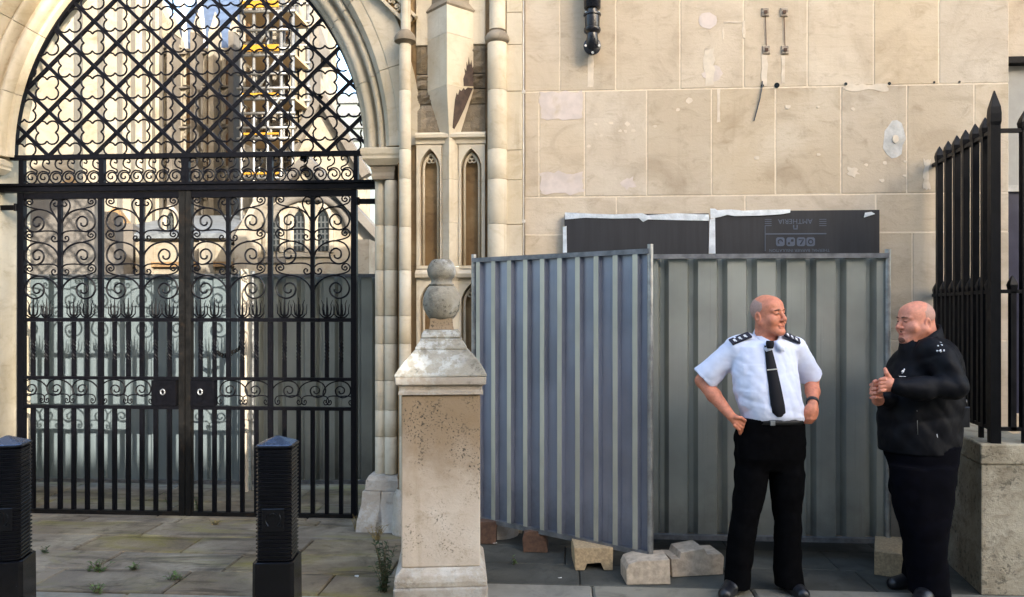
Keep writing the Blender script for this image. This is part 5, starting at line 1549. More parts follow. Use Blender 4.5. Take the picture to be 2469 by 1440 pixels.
def sdf_object(name, shapes, mat, base, parent=None, **kw):
    vs, fs, k = [], [], 0
    for s in shapes:
        V, Q = s.mesh(); vs.append(V); fs.append(Q + k); k += len(V)
    V = np.concatenate(vs); Q = np.concatenate(fs)
    me = bpy.data.meshes.new(name)
    me.vertices.add(len(V)); me.vertices.foreach_set('co', V.astype(np.float32).ravel())
    me.loops.add(len(Q)*4); me.loops.foreach_set('vertex_index', Q.astype(np.int32).ravel())
    me.polygons.add(len(Q)); me.polygons.foreach_set('loop_start', np.arange(0, len(Q)*4, 4, dtype=np.int32))
    try: me.polygons.foreach_set('loop_total', np.full(len(Q), 4, dtype=np.int32))
    except Exception: pass
    me.update(calc_edges=True); me.validate()
    me.polygons.foreach_set('use_smooth', [True]*len(Q)); me.materials.append(MATS[mat])
    o = bpy.data.objects.new(name, me); COL.objects.link(o)
    if parent is not None: o.parent = parent
    else: o.location = base
    if kw.get('smooth', 0):
        md = o.modifiers.new('smooth', 'SMOOTH'); md.iterations = kw['smooth']; md.factor = .5
    return tag(o, kw.get('label'), kw.get('cat'), kw.get('group'))

def folds(seed, amp, freq, n=7, lean=(1, 1, 1)):
    rg = np.random.RandomState(seed)
    D = rg.normal(size=(n, 3))*np.array(lean); D /= np.linalg.norm(D, axis=1)[:, None]; ph = rg.uniform(0, 6.28, n); fr = freq*rg.uniform(.55, 1.6, n); W = rg.normal(size=(n, 3))*.45*freq
    def fn(X, Y, Z):
        out = 0
        for i in range(n):
            wv = 1.3*np.sin(W[i, 0]*X + W[i, 1]*Y + W[i, 2]*Z + ph[i]*2)
            q = np.sin(fr[i]*(D[i, 0]*X + D[i, 1]*Y + D[i, 2]*Z) + ph[i] + wv)
            out = out + (1 - 2*np.abs(q))*(freq/fr[i])
        return amp*out/np.sqrt(n)
    return fn
def head_frame(c, yaw, pitch=0.0, roll=0.0):
    M = Matrix.Rotation(yaw, 3, 'Z') @ Matrix.Rotation(pitch, 3, 'X') @ Matrix.Rotation(roll, 3, 'Y')
    Mn = np.array(M); c = np.array(c, float)
    return (lambda p: tuple(c + Mn @ np.array(p, float))), Mn
def head_sdf(s, T, M, fat=0.0, neck=True):
    E = lambda c, r, k=.02, op='add': s.ell(T(c), r, k, op, M)
    Cn = lambda a, b, ra, rb, k=.02, op='add': s.cone(T(a), T(b), ra, rb, k, op)
    E((0, .012, .045), (.0755 + fat*.3, .097, .083), .01)
    E((0, -.03, -.02), (.064 + fat, .066, .088), .03)
    E((0, -.048, .055), (.058, .045, .045), .03)
    for q in (1, -1):
        Cn((q*(.055 + fat), .005, -.04), (q*.022, -.066, -.098), .024 + fat*.5, .02 + fat*.3, .025)
        E((q*(.043 + fat*.5), -.062, -.03), (.027 + fat*.5, .024, .03), .02)
        Cn((q*.012, -.09, .028), (q*.05, -.074, .026), .010, .009, .014)
        E((q*.031, -.098, .008), (.0165, .016, .0125), .008, 'sub')
        E((q*.031, -.0815, .007), (.0145, .0135, .0125), .003)
        Cn((q*.017, -.0925, .0155), (q*.045, -.083, .012), .004, .004, .004)
        E((q*.0135, -.1, -.034), (.0095, .011, .008), .006)
        # ear
        E((q*(.076 + fat*.6), .016, -.004), (.009, .021, .033), .006)
        E((q*(.083 + fat*.6), .012, .0), (.006, .010, .018), .004, 'sub')
        E((q*.011, -.104, -.0415), (.004, .004, .0035), .002, 'sub')
    E((0, -.076, -.103), (.026, .022, .02), .02)
    Cn((0, -.088, .022), (0, -.113, -.026), .0085, .0125, .008)
    E((0, -.112, -.031), (.0125, .0115, .0105), .008)
    Cn((-.019, -.089, -.062), (.019, -.089, -.062), .0065, .0065, .006)
    Cn((-.016, -.0875, -.075), (.016, -.0875, -.075), .0075, .0075, .006)
    Cn((-.023, -.094, -.0685), (.023, -.094, -.0685), .0022, .0022, .002, 'sub')
    Cn((0, -.094, -.05), (0, -.092, -.057), .006, .006, .006)
    if neck: Cn((0, .025, -.06), (0, .04, -.2), .058 + fat, .066 + fat, .03)

def build_officer():
    d = 4.62; k = d/F
    o0 = atd(1845, 1426, d); base = Vector((o0.x, o0.y, 0))
    # local axes: x along the picture, y away, z up, built turned with the camera's yaw
    def L(px, py, y=0.0): return ((px - CX)*(d + y)/F - (1845 - CX)*k, y, CAMZ + (HY - py)*(d + y)/F)
    def Zp(py): return (1426 - py)*k
    rt = PSI
    def place(o): return o
    # ---------- body (skin)
    hc = L(1852, 762, -.02)
    T, M = head_frame(hc, R(34), R(-5), R(-3))
    s1 = SDF((-.16, -.2, hc[2] - .24), (.2, .16, hc[2] + .16), .0036)
    head_sdf(s1, T, M, fat=.004)
    body = [s1]
    # arms and hands
    elbL, wrL = L(1694, 918, .10), L(1762, 1003, -.07)
    s2 = SDF((-.5, -.22, Zp(1085)), (-.02, .24, Zp(850)), .0045)
    s2.cone(L(1765, 835, .02), elbL, .052, .043, .01); s2.chain([elbL, (np.array(elbL)*.6 + np.array(wrL)*.4 + np.array([0, -.006, -.004])), wrL], [.044, .043, .028], .015)
    hand = np.array(wrL)
    s2.ell(hand + [.035, -.01, -.03], (.046, .026, .034), .015, M=np.array(Matrix.Rotation(R(40), 3, 'Y')))
    for i, (dx, dz) in enumerate(((.068, -.028), (.060, -.045), (.050, -.060), (.038, -.072))):
        a = hand + [dx - .022, -.028, dz + .018]; b = hand + [dx + .004, -.024, dz - .004]; c = hand + [dx + .018, .002, dz - .034]
        s2.chain([tuple(a), tuple(b), tuple(c)], [.0105, .0095, .009], .004)
    s2.chain([tuple(hand + [.02, -.03, -.005]), tuple(hand + [.05, -.04, -.008]), tuple(hand + [.075, -.034, -.022])], [.013, .0115, .0095], .006)
    elbR, wrR = L(1956, 918, .09), L(1960, 972, -.10)
    s3 = SDF((.1, -.25, Zp(1080)), (.42, .28, Zp(840)), .0045)
    s3.cone(L(1925, 835, .03), elbR, .05, .043, .01); s3.chain([elbR, (np.array(elbR)*.55 + np.array(wrR)*.45 + np.array([.004, 0, -.006])), wrR], [.044, .042, .028], .015)
    h2 = np.array(wrR)
    s3.ell(h2 + [-.016, -.014, -.045], (.042, .032, .052), .015, M=np.array(Matrix.Rotation(R(20), 3, 'Y')))
    for i, (dx, dy) in enumerate(((-.034, -.022), (-.022, -.03), (-.008, -.03), (.006, -.024))):
        s3.chain([tuple(h2 + [dx + .006, dy, -.06]), tuple(h2 + [dx - .006, dy, -.088]), tuple(h2 + [dx - .02, dy + .02, -.115])], [.0105, .0098, .009], .004)
    s3.chain([tuple(h2 + [-.02, -.02, -.03]), tuple(h2 + [-.045, -.026, -.05]), tuple(h2 + [-.055, -.016, -.078])], [.013, .0115, .0095], .006)
    # hidden core joining head, arms and legs
    s4 = SDF((-.3, -.2, .05), (.3, .2, Zp(800)), .014)
    s4.stack([(Zp(1120), .0, 0, .15, .09), (Zp(1000), .04, -.01, .155, .1), (Zp(900), 0, 0, .155, .09), (Zp(830), 0, .01, .13, .08)], .02)
    s4.cone(L(1843, 840, .02), L(1846, 800, .01), .06, .055, .02)
    for a, b, c in ((L(1815, 1090), L(1795, 1230), L(1775, 1385)), (L(1885, 1090), L(1896, 1230), L(1900, 1385))):
        s4.chain([a, b, c], [.075, .05, .036], .02)
    body += [s2, s3, s4]
    me_root = sdf_object('person', body, 'skin', base, label='bald man in white short sleeved shirt and black tie with hands in pockets', cat='person')
    me_root.rotation_euler = (0, 0, rt)
    # ---------- shirt
    rows_px = [(818, 1818, 1880, .075, .02), (826, 1788, 1900, .10, .015), (836, 1772, 1914, .115, .01), (860, 1765, 1916, .122, .0), (900, 1764, 1917, .130, -.012), (940, 1769, 1920, .140, -.025), (975, 1778, 1927, .145, -.03), (1000, 1787, 1931, .14, -.03), (1018, 1790, 1932, .13, -.02)]
    rows = [(Zp(p), ((a + b)/2 - 1845)*k, cy, (b - a)/2*k, ry) for p, a, b, ry, cy in rows_px]
    sh = SDF((-.48, -.26, Zp(1030)), (.4, .26, Zp(795)), .0065)
    sh.stack(rows, .02, 2.3)
    sh.cone(L(1800, 824, .02), L(1772, 836, .02), .05, .052, .05); sh.cone(L(1890, 824, .02), L(1918, 838, .03), .05, .052, .05)
    for sho, elb, end, r0, r1 in ((L(1776, 838, .02), elbL, L(1700, 912, .09), .066, .082), (L(1916, 840, .03), elbR, L(1953, 908, .09), .064, .074)):
        t = SDF((-.48, -.26, Zp(1030)), (.4, .26, Zp(795)), .0065)
        e2 = np.array(end) + (np.array(end) - np.array(sho))*.4
        t.cone(sho, tuple(e2), r0, r1 + (r1 - r0)*.4, .0)
        t.cut(end, np.array(end) - np.array(sho))
        kk = .028; hh = np.clip(.5 + .5*(sh.f - t.f)/kk, 0, 1); sh.f = sh.f*(1 - hh) + t.f*hh - kk*hh*(1 - hh)
    # folds
    f1, f2 = folds(3, .0042, 21, 7, (.7, .5, 1.3)), folds(8, .0016, 48, 6)
    sh.bumpy(lambda X, Y, Z: f1(X, Y, Z)*np.clip(.45 + (Zp(880) - Z)*3, .3, 1.2) + f2(X, Y, Z))
    X, Y, Z = sh.grid()
    for px0, px1, py0, py1 in ((1778, 1832, 877, 903), (1778, 1832, 903, 942), (1878, 1918, 875, 903), (1880, 1916, 903, 942)):
        mk = (X > (px0 - 1845)*k) & (X < (px1 - 1845)*k) & (Z < Zp(py0)) & (Z > Zp(py1)) & (Y < 0)
        sh.f = np.where(mk, sh.f - (.0022 if py0 < 890 else .001), sh.f).astype(np.float32)
    # open the neck
    ncx = T((0, .03, -.12)); X, Y, Z = sh.grid()
    sh.cone(L(1848, 828, .0), L(1851, 790, -.015), .062, .075, .004, 'sub')
    sh.cone(L(1855, 826, -.14), L(1852, 800, -.06), .016, .062, .004, 'sub')
    sh.cut((0, 0, Zp(1013)), (0, 0, -1))
    sdf_object('shirt', [sh], 'shirt', base, me_root)
    # collar: a folded band round the neck with two points
    def front_y(x, z):
        zs = [r[0] for r in rows][::-1]; 
        def ip(j): return np.interp(z, zs, [r[j] for r in rows][::-1])
        cx, cy, rx, ry = ip(1), ip(2), ip(3), ip(4)
        q = min(.98, abs((x - cx)/rx)); return cy - ry*(1 - q**2.3)**(1/2.3)
    cl = MB(); nc = L(1849, 812, -.012)
    for sgn in (-1, 1):
        top, bot = [], []
        for i in range(11):
            a = .10 + (math.pi - .10)*i/10; sb = (1 - math.cos(a))/2
            dx, dy = sgn*math.sin(a), -math.cos(a)
            zt = Zp(824) + (Zp(787) - Zp(824))*sb**.8
            top.append((nc[0] + (.066 - .022*(1 - sb)**3)*dx + .010*(1 - sb), nc[1] + (.080 + .02*(1 - sb)**2)*dy + .012*sb, zt))
            tip = max(0, 1 - abs(i - 1)/1.6)
            bot.append((nc[0] + (.088 + .006*tip)*dx + sgn*.016*tip + .010*(1 - sb), nc[1] + (.103 + .020*tip + .012*(1 - sb)**2)*dy + .012*sb, zt - .034 - .030*tip - .012*sb))
        n = 11
        vs = top + bot + [(x, y + .004, z - .001) for x, y, z in top] + [(x, y + .005, z) for x, y, z in bot]
        fs = []
        for i in range(n - 1):
            fs += [(i, i+1, n+i+1, n+i), (2*n+i, 3*n+i, 3*n+i+1, 2*n+i+1), (i, 2*n+i, 2*n+i+1, i+1), (n+i, n+i+1, 3*n+i+1, 3*n+i)]
        fs += [(0, n, 3*n, 2*n)]
        cl.add(vs, fs)
    def child(m, name, mat, smooth=True):
        me = m.mesh(name, mat, smooth=smooth); o = bpy.data.objects.new(name, me); COL.objects.link(o); o.parent = me_root; return o
    child(cl, 'collar', 'shirt')
    # tie: knot and blade following the shirt front
    tp = [(1857, 834, 8), (1858, 850, 9), (1861, 880, 11.5), (1866, 930, 14), (1871, 975, 16), (1874, 994, 15), (1875, 1004, 5)]
    ty = MB(); fr, bk_ = [], []
    for px, py, hw in tp:
        x, _, z = L(px, py, -.15); y = min(front_y(x, z), front_y(x - hw*k, z), front_y(x + hw*k, z))
        for dx, dy in ((-hw, -.010), (0, -.0155), (hw, -.010)): fr.append((x + dx*k, y + dy, z))
    n = len(tp)
    vs = fr + [(x, y + .008, z) for x, y, z in fr]; fs = []
    for i in range(n - 1):
        for j in range(2):
            a = i*3 + j; fs += [(a, a+1, a+4, a+3), (a+3*n, a+3+3*n, a+4+3*n, a+1+3*n)]
        fs += [(i*3, (i+1)*3, (i+1)*3+3*n, i*3+3*n), (i*3+2, i*3+2+3*n, (i+1)*3+2+3*n, (i+1)*3+2)]
    ty.add(vs, fs)
    tie = child(ty, 'tie', 'tie')
    kn = MB(); x, _, z = L(1856, 830, -.12); yk = -.124
    kn.loft([[(x + q[0]*w*k, yk + q[1]*.012, z - dz*k) for q in ((-1, 0), (-.7, -1), (.7, -1), (1, 0), (.7, 1), (-.7, 1))] for dz, w in ((-8, 9), (-2, 10), (5, 9), (10, 7))])
    o = bpy.data.objects.new('knot', kn.mesh('knot', 'tie', smooth=True)); COL.objects.link(o); o.parent = tie
    tc = MB(); x, _, z = L(1865, 891, -.15); y = front_y(x, z)
    tc.obox((x - .006, y - .018, z), (.032, 0, .003), (0, .003, 0), (0, 0, .003)); o = bpy.data.objects.new('tie_clip', tc.mesh('tie_clip', 'bolt_metal')); COL.objects.link(o); o.parent = tie
    # shirt placket edge
    # ---------- trousers
    tr = SDF((-.36, -.26, .02), (.34, .26, Zp(995)), .0085)
    tr.stack([(Zp(1006), .034, -.025, .180, .138), (Zp(1030), .028, -.018, .192, .14), (Zp(1065), .025, -.01, .205, .14), (Zp(1100), .022, -.005, .202, .135), (Zp(1130), .018, 0, .165, .10)], .03, 2.4)
    for rr in ([(1095, 1786, 1848), (1140, 1774, 1851), (1200, 1769, 1838), (1250, 1763, 1824), (1310, 1754, 1814), (1370, 1747, 1806), (1412, 1744, 1803)], [(1095, 1856, 1926), (1140, 1856, 1936), (1200, 1862, 1931), (1250, 1866, 1927), (1310, 1866, 1925), (1370, 1865, 1925), (1408, 1868, 1930)]):
        tr.stack([(Zp(p), ((a + b)/2 - 1845)*k, -.0 - .03*(p - 1095)/320, (b - a)/2*k, (b - a)/2*k*1.12) for p, a, b in rr], .03, 2.2)
    tr.bumpy(folds(5, .0035, 20, 7, (.6, .6, 1.3)))
    tr.cut((0, 0, Zp(1006)), (0, 0, 1))
    sdf_object('trousers', [tr], 'trousers', base, me_root)
    bl = MB()
    ring = lambda z, e: [((.034) + (.181 + e)*(abs(math.cos(a))**.9)*(1 if math.cos(a) > 0 else -1), -.025 + (.139 + e)*(abs(math.sin(a))**.9)*(1 if math.sin(a) > 0 else -1), z) for a in [2*math.pi*i/40 for i in range(40)]]
    bl.loft([ring(Zp(1017), .002), ring(Zp(1017), .007), ring(Zp(1005), .007), ring(Zp(1005), .001)], cap=False)
    belt = child(bl, 'belt', 'belt')
    bu = MB(); bu.box((L(1858, 0, -.18)[0], -.185, Zp(1017)), (L(1869, 0, -.18)[0], -.172, Zp(1006)), .002); o = bpy.data.objects.new('buckle', bu.mesh('buckle', 'steel_post')); COL.objects.link(o); o.parent = belt
    # ---------- shoes
    for (hx, tx, ty_) in ((1782, 1746, -.15), (1893, 1938, -.15)):
        sx = SDF((-.4, -.34, -.005), (.4, .16, .15), .0055)
        hl = np.array(L(hx, 1426, .02)); tl = np.array(L(tx, 1426, ty_)); hl[2] = tl[2] = 0
        dv = (tl - hl)
        sx.cone(tuple(hl + [0, 0, .05]), tuple(hl + dv*.45 + [0, 0, .05]), .046, .047, .02); sx.cone(tuple(hl + dv*.45 + [0, 0, .048]), tuple(hl + dv*.95 + [0, 0, .03]), .047, .04, .02)
        sx.cone(tuple(hl + [0, 0, .06]), tuple(hl + [0, 0, .12]), .042, .04, .02)
        sx.cut((0, 0, .001), (0, 0, -1))
        sh_o = sdf_object('shoe', [sx], 'leather', base, me_root)
    # ---------- epaulettes with insignia
    for (pa, pb, yy, nm) in (((1757, 829), (1803, 811), .0, 1), ((1888, 808), (1926, 828), .0, 2)):
        a, b = np.array(L(*pa, yy)), np.array(L(*pb, yy))
        a[2] += .02; b[2] += .022
        dv = Vector(b - a); L_ = dv.length; dv.normalize(); nrm = Vector((-dv.z, -.55, dv.x)).normalized() if dv.x > 0 else Vector((dv.z, -.55, -dv.x)).normalized()
        if nrm.z < 0: nrm = -nrm
        w = dv.cross(nrm).normalized(); c = Vector((a + b)/2) + nrm*.004 + w*(.0 if w.y < 0 else 0)
        front = w if w.y < 0 else -w
        c = c + front*.03
        m = MB(); m.obox(c, dv*L_/2, front*.028, nrm*.006)
        o = child(m, 'epaulette', 'navy_cloth', False)
        mm = MB()
        for i in range(3):
            q = c + dv*L_*(-.3 + .27*i) + nrm*.0075
            mm.obox(q + front*.004, dv*.0065, front*.011, nrm*.0016)
            mm.obox(q + front*.02 + dv*.004, dv*.004, front*.003, nrm*.0016)
        e = bpy.data.objects.new('insignia', mm.mesh('insignia', 'insignia')); COL.objects.link(e); e.parent = o
    # ---------- watch
    wt_ = MB(); wv = Vector(wrR) + Vector((0, .008, .004)); ax = (Vector(wrR) - Vector(elbR)).normalized()
    s_ = ax.cross(Vector((0, 0, 1))).normalized(); u_ = s_.cross(ax)
    wt_.loft([[wv + ax*h_ + (s_*math.cos(t) + u_*math.sin(t))*r_ for t in [2*math.pi*i/18 for i in range(18)]] for h_, r_ in ((-.012, .031), (-.012, .036), (.012, .036), (.012, .031))], cap=False)
    w_o = child(wt_, 'watch', 'leather')
    # ---------- face details
    for q in (1, -1):
        eb = MB(); eb.tube([T((q*.014, -.104, .0265)), T((q*.03, -.101, .031)), T((q*.049, -.086, .026))], [.003, .0042, .002], 6)
        child(eb, 'eyebrow', 'brow_hair')
    for q in (1, -1):
        e = MB(); c = T((q*.0315, -.0925, .0065)); sx_ = T((q*.0315 + .009, -.0925, .0065)); 
        e.tube([T((q*.021, -.0945, .0055)), T((q*.0315, -.0972, .007)), T((q*.042, -.0905, .0055))], [.0016, .0042, .0016], 6)
        child(e, 'eye', 'eye')
    lp = MB(); lp.tube([T((-.021, -.0945, -.0705)), T((0, -.0985, -.0715)), T((.021, -.0945, -.0705))], [.0012, .0034, .0012], 6); child(lp, 'lips', 'lips')
    hs = SDF((-.16, -.2, hc[2] - .12), (.2, .16, hc[2] + .16), .0045)
    hs.ell(T((0, .0125, .0445)), (.0775, .0985, .0840), .0, M=M)
    cap = SDF((-.16, -.2, hc[2] - .12), (.2, .16, hc[2] + .16), .0045)
    cap.ell(T((0, -.035, .105)), (.068, .105, .075), 0, M=M)      # bald crown and forehead
    hs.f = np.maximum(hs.f, -cap.f)
    fd = np.array(M) @ np.array([0, -1, 0.]); hs.cut(T((0, -.028, 0)), fd)
    lowc = np.array(M) @ np.array([0, -.5, -1.]); hs.cut(T((0, .03, -.03)), lowc)
    sdf_object('hair', [hs], 'hair_grey', base, me_root)
    return me_root
officer = build_officer()

def build_second():
    d = 4.56; k = d/F
    o0 = atd(2225, 1438, d); base = Vector((o0.x, o0.y, 0)); PX, PY = 2225, 1438
    def L(px, py, y=0.0): return ((px - CX)*(d + y)/F - (PX - CX)*k, y, CAMZ + (HY - py)*(d + y)/F)
    def Zp(py): return (PY - py)*k
    hc = L(2208, 778, -.02)
    T, M = head_frame(hc, R(-80), R(-1), R(0))
    s1 = SDF((-.2, -.2, hc[2] - .24), (.2, .18, hc[2] + .16), .0036)
    head_sdf(s1, T, M, fat=.012)
    s1.cone(T((0, .06, -.02)), T((0, .085, -.12)), .055, .07, .03)     # thick nape
    s1.cone(T((-.02, -.04, -.12)), T((.02, -.04, -.12)), .032, .032, .03)
    # hands
    h = SDF((-.40, -.38, Zp(1000)), (-.05, .12, Zp(870)), .0032)
    A = np.array(L(2138, 926, -.25))
    # near (left) hand: back of the hand, thumb up, fingers folding over
    h.ell(A + [.004, 0, .0], (.040, .022, .046), .012, M=np.array(Matrix.Rotation(R(-25), 3, 'Y')))
    h.cone(tuple(A + [.01, .0, 0]), tuple(A + [.075, .01, -.004]), .03, .031, .015)
    h.chain([tuple(A + [.012, -.004, .036]), tuple(A + [-.006, -.01, .062]), tuple(A + [-.012, -.006, .084])], [.014, .0118, .0098], .006)
    for i in range(4):
        z0 = .028 - i*.0205
        ln = (.030, .036, .034, .026)[i]
        h.chain([tuple(A + [-.018, -.012, z0]), tuple(A + [-.036, -.006 - .001*i, z0 - .003]), tuple(A + [-.036 + .003, .016, z0 - .010]), tuple(A + [-.020, .028, z0 - .012])], [.0112, .0105, .0098, .009], .0035)
    # far (right) hand: fist, four stacked fingers
    B = np.array(L(2114, 944, -.20))
    h.ell(B + [.006, .02, .0], (.034, .026, .048), .01)
    h.cone(tuple(B + [.01, .02, -.01]), tuple(B + [.05, .09, -.06]), .028, .034, .015)
    for i in range(4):
        z0 = .038 - i*.0245; r_ = .0118 - .0007*i
        h.chain([tuple(B + [.022, -.008, z0]), tuple(B + [-.012, -.012, z0 + .003]), tuple(B + [-.036, .004, z0]), tuple(B + [-.034, .024, z0 - .003])], [r_*.92, r_, r_, r_*.9], .003)
    h.chain([tuple(B + [.0, -.0, .045]), tuple(B + [-.012, -.012, .058]), tuple(B + [-.028, -.016, .054])], [.013, .0115, .0095], .005)
    s4 = SDF((-.34, -.3, .05), (.34, .34, Zp(800)), .016)
    s4.stack([(Zp(1110), 0, 0, .12, .10), (Zp(980), 0, 0, .13, .12), (Zp(880), .03, 0, .12, .11), (Zp(835), .05, .01, .09, .09)], .02)
    s4.cone(L(2240, 840, .02), L(2225, 800, .0), .075, .07, .02)
    for a, b, c in ((L(2205, 1100, .06), L(2205, 1240, .06), L(2215, 1390, .08)), (L(2245, 1100, -.06), L(2240, 1240, -.06), L(2240, 1400, -.05))):
        s4.chain([a, b, c], [.07, .05, .036], .02)
    p = sdf_object('person', [s1, h, s4], 'skin_pale', base, label='stout shaven headed man in black jacket with clasped hands beside the railing', cat='person')
    p.rotation_euler = (0, 0, PSI)
    def child(m, name, mat, smooth=True, par=None):
        o = bpy.data.objects.new(name, m.mesh(name, mat, smooth=smooth)); COL.objects.link(o); o.parent = par or p; return o
    # ---------- jacket
    lo, hi, hh_ = (-.36, -.40, Zp(1105)), (.36, .38, Zp(770)), .0072
    j = SDF(lo, hi, hh_)
    rows_px = [(826, 2205, 2285, .10), (842, 2188, 2298, .15), (862, 2171, 2308, .175), (890, 2156, 2312, .185), (930, 2142, 2314, .19), (970, 2135, 2312, .19), (1010, 2131, 2312, .19), (1050, 2130, 2310, .19), (1078, 2131, 2306, .188), (1094, 2133, 2303, .186)]
    j.stack([(Zp(q), ((a + b)/2 - PX)*k, .02, (b - a)/2*k, ry) for q, a, b, ry in rows_px], .02, 2.3)
    # shoulders across the body
    j.cone(L(2246, 850, -.15), L(2252, 848, .19), .080, .080, .06)
    # near arm
    sh_, el, wr = L(2268, 866, -.19), L(2300, 930, -.25), L(2166, 933, -.255)
    j.cone(sh_, el, .082, .064, .02); j.chain([el, (np.array(el)*.5 + np.array(wr)*.5 + np.array([0, 0, -.012])), wr], [.065, .058, .046], .010)
    # far arm
    j.chain([L(2200, 868, .2), L(2195, 965, .16), L(2134, 962, -.09)], [.08, .065, .045], .03)
    # collar stands up at the nape
    cc = L(2240, 830, .0)
    j.cone(T((0, .035, -.115)), T((0, .055, -.17)), .092, .1, .03)
    j.cone(T((0, .0, -.15)), T((0, .03, -.2)), .085, .11, .03)
    j.bumpy(folds(14, .0062, 14, 8, (1, .6, 1))); j.bumpy(folds(15, .0022, 30, 6, (1, .5, .6)))
    j.cone(T((0, .02, -.02)), T((0, .03, -.16)), .083, .078, .006, 'sub')
    # collar rim slopes down towards the chin
    nrm = np.array(M) @ np.array([0, -.62, 1.0]); 
    X, Y, Z = j.grid(); pc = T((0, .09, -.055)); n_ = nrm/np.linalg.norm(nrm)
    dpl = (X - pc[0])*n_[0] + (Y - pc[1])*n_[1] + (Z - pc[2])*n_[2]
    near = ((X - cc[0])**2 + (Y - cc[1])**2 < .16**2) & (Z > Zp(850))
    j.f = np.where(near, np.maximum(j.f, dpl), j.f).astype(np.float32)
    j.cut((0, 0, Zp(1092)), (0, 0, -1))
    # cuff opening: end near sleeve at the wrist
    jk = sdf_object('jacket', [j], 'jacket', base, p)
    # stand-up collar, low under the chin and high at the nape
    fdv = np.array(M) @ np.array([0, -1., 0]); sdv = np.array(M) @ np.array([1., 0, 0]); fdv[2] = 0; sdv[2] = 0
    c0 = np.array(L(2226, 826, hc[1])); cm = MB(); rings = []
    for (dr, top, dz) in ((.030, 0, -.004), (.016, 1, -.045), (.004, 1, 0), (-.004, 1, .003), (-.010, 1, -.004), (-.006, 1, -.05)):
        ring = []
        for i in range(28):
            a = 2*math.pi*i/28
            zt = Zp(828) + (Zp(787) - Zp(828))*(1 - math.cos(a))/2 if top else Zp(850) + .02*(1 - math.cos(a))
            q = c0 + fdv*math.cos(a)*(.092 + dr) + sdv*math.sin(a)*(.088 + dr); ring.append((q[0], q[1], zt + dz + .003*math.sin(a*5)))
        rings.append(ring)
    cm.loft(rings, cap=False)
    child(cm, 'collar', 'jacket', True, jk)
    # chest badge and shoulder numbers (raised print)
    def badge(pts, y, nm, mat='insignia'):
        m = MB()
        for (px0, py0, px1, py1) in pts:
            a, b = L(px0, py0, y), L(px1, py1, y); m.box((a[0], y - .003, b[2]), (b[0], y + .02, a[2]))
        return child(m, nm, mat, False, jk)
    # project on the jacket front by marching the field
    def jy(px, py):
        x, z = (px - PX)*k, Zp(py)
        ix = np.clip(np.searchsorted(j.ax[0], x), 0, len(j.ax[0])-1); iz = np.clip(np.searchsorted(j.ax[2], z), 0, len(j.ax[2])-1)
        col_ = j.f[ix, :, iz]; w = np.where(col_ < 0)[0]
        return j.ax[1][w[0]] if len(w) else -.2
    def jp(px, py):
        y = -.2
        for _ in range(6):
            q = L(px, py, y)
            ix = np.clip(np.searchsorted(j.ax[0], q[0]), 0, len(j.ax[0])-1); iz = np.clip(np.searchsorted(j.ax[2], q[2]), 0, len(j.ax[2])-1)
            w = np.where(j.f[ix, :, iz] < 0)[0]
            if len(w): y = float(j.ax[1][w[0]])
        q = L(px, py, y - .003); return q
    def decal(name, segs, mat='insignia', w=.003):
        m = MB()
        for s in segs: m.tube([jp(x, y_) for x, y_ in s], w, 5)
        return child(m, name, mat, True, jk)
    decal('chest_badge', [[(2174, 897), (2177, 893)], [(2175, 901), (2180, 893)], [(2178, 899), (2181, 889)]], w=.0028)
    decal('chest_badge', [[(2168, 908), (2184, 908)]], w=.0016)
    decal('shoulder_number', [[(2256, 826), (2262, 826), (2269, 827)], [(2260, 834), (2263, 834)], [(2268, 832), (2273, 833)], [(2258, 846), (2262, 847)], [(2269, 844), (2266, 846), (2269, 849)], [(2276, 844), (2276, 848)]], w=.0052)
    decal('zip_pull', [[(2259, 1047), (2261, 1060)]], w=.002)
    decal('pocket_zip', [[(2211, 990), (2212, 1020), (2213, 1048)]], 'steel_post', .0016)
    rd = MB()
    rx = L(2318, 1000, -.06); rd.box((rx[0] - .022, -.1, rx[2] - .07), (rx[0] + .03, -.045, rx[2] + .05), .006); ro = child(rd, 'radio', 'leather', False)
    an = MB(); an.tube([(rx[0] + .02, -.07, rx[2] + .05), (rx[0] + .02, -.07, rx[2] + .09)], .008, 8); child(an, 'radio_aerial', 'leather', True, ro)
    # ---------- trousers
    tr = SDF((-.32, -.3, .02), (.32, .34, Zp(1070)), .0095)
    tr.stack([(Zp(1075), -.004, .01, .20, .18), (Zp(1110), -.004, .01, .196, .178), (Zp(1150), .0, .01, .145, .14)], .03, 2.3)
    for cy, rr in ((-.085, [(1120, 2152, 2298), (1160, 2152, 2298), (1200, 2157, 2294), (1250, 2170, 2283), (1310, 2186, 2276), (1370, 2194, 2279), (1420, 2197, 2284)]), (.10, [(1120, 2150, 2290), (1160, 2146, 2284), (1200, 2150, 2275), (1250, 2166, 2262), (1310, 2180, 2258), (1370, 2182, 2256), (1406, 2180, 2258)])):
        tr.stack([(Zp(q), L((a + b)/2, q, cy)[0], cy, (b - a)/2*k, min(.115, (b - a)/2*k)) for q, a, b in rr], .03, 2.2)
    tr.bumpy(folds(6, .004, 19, 7, (.6, .6, 1.3)))
    sdf_object('trousers', [tr], 'trousers_navy', base, p)
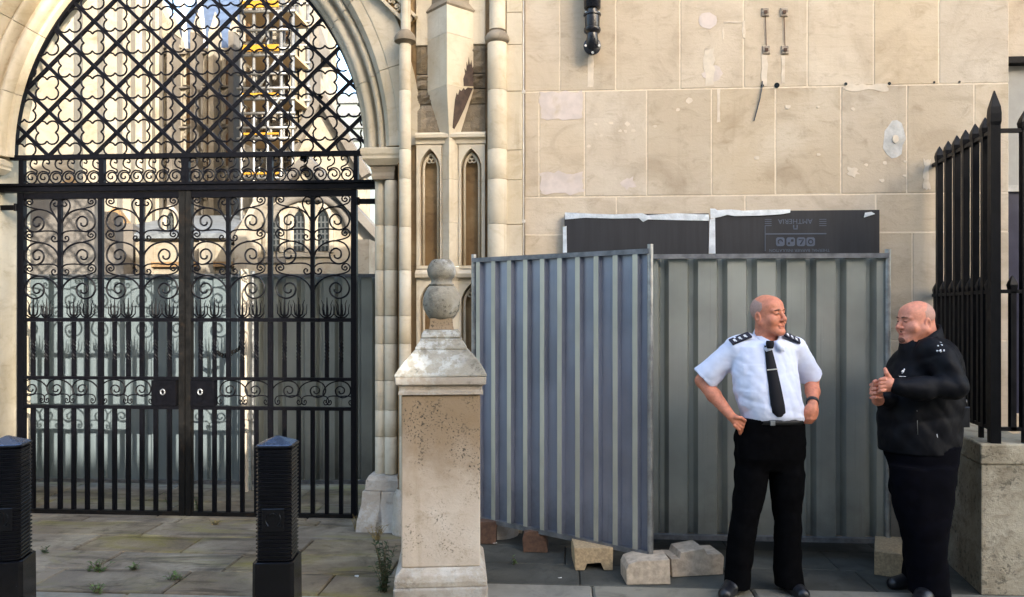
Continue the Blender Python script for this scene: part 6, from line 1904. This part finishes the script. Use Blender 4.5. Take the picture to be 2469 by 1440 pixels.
    # ---------- shoes
    for hx, tx, cy, gy in ((2248, 2160, .12, 1438), (2255, 2205, -.09, 1438)):
        sx = SDF((-.3, -.36, -.005), (.2, .3, .15), .0058)
        hl = np.array(L(hx - 10, gy, cy)); tl = np.array(L(tx, gy, cy - (.02 if cy > 0 else .16))); hl[2] = tl[2] = 0
        dv = tl - hl; dv *= .235/np.linalg.norm(dv)
        sx.cone(tuple(hl + [0, 0, .05]), tuple(hl + dv*.45 + [0, 0, .05]), .047, .048, .02); sx.cone(tuple(hl + dv*.45 + [0, 0, .048]), tuple(hl + dv*.95 + [0, 0, .03]), .048, .041, .02)
        sx.cone(tuple(hl + [0, 0, .06]), tuple(hl + [0, 0, .12]), .045, .045, .02)
        sx.cut((0, 0, .001), (0, 0, -1))
        sdf_object('shoe', [sx], 'leather', base, p)
    # ---------- face details
    for q in (1, -1):
        eb = MB(); eb.tube([T((q*.014, -.1045, .0265)), T((q*.03, -.102, .031)), T((q*.05, -.088, .027))], [.003, .0045, .002], 6)
        child(eb, 'eyebrow', 'brow_hair')
    for q in (1, -1):
        e = MB(); e.tube([T((q*.021, -.0945, .004)), T((q*.0315, -.0972, .0045)), T((q*.044, -.0905, .004))], [.0013, .003, .0013], 6); child(e, 'eye', 'eye')
    lp = MB(); lp.tube([T((-.021, -.0945, -.0705)), T((0, -.0985, -.0715)), T((.021, -.0945, -.0705))], [.0012, .0036, .0012], 6); child(lp, 'lips', 'lips')
    # goatee: thin shell on chin and upper lip
    for nm in ('beard', 'moustache'):
        full = SDF((-.2, -.2, hc[2] - .14), (.2, .18, hc[2] + .02), .004)
        head_sdf(full, T, M, fat=.012, neck=False); full.f -= .0014
        reg = SDF((-.2, -.2, hc[2] - .14), (.2, .18, hc[2] + .02), .004)
        if nm == 'beard': reg.ell(T((0, -.088, -.108)), (.032, .040, .020), 0, M=M)
        else: reg.cone(T((-.028, -.098, -.0535)), T((.028, -.098, -.0535)), .0055, .0055, 0)
        full.f = np.maximum(full.f, reg.f)
        sdf_object(nm, [full], 'beard_dark', base, p)
    st = SDF((-.2, -.2, hc[2] - .12), (.2, .18, hc[2] + .16), .0048)
    st.ell(T((0, .0125, .0445)), (.0800, .0985, .0842), 0, M=M)
    cp = SDF((-.2, -.2, hc[2] - .12), (.2, .18, hc[2] + .16), .0048); cp.ell(T((0, -.05, .09)), (.09, .1, .1), 0, M=M)
    st.f = np.maximum(st.f, -cp.f); st.cut(T((0, .0, 0)), np.array(M) @ np.array([0, -1, 0.])); st.cut(T((0, .03, -.03)), np.array(M) @ np.array([0, -.5, -1.]))
    sdf_object('shaven_hair', [st], 'stubble', base, p)
    return p
build_second()
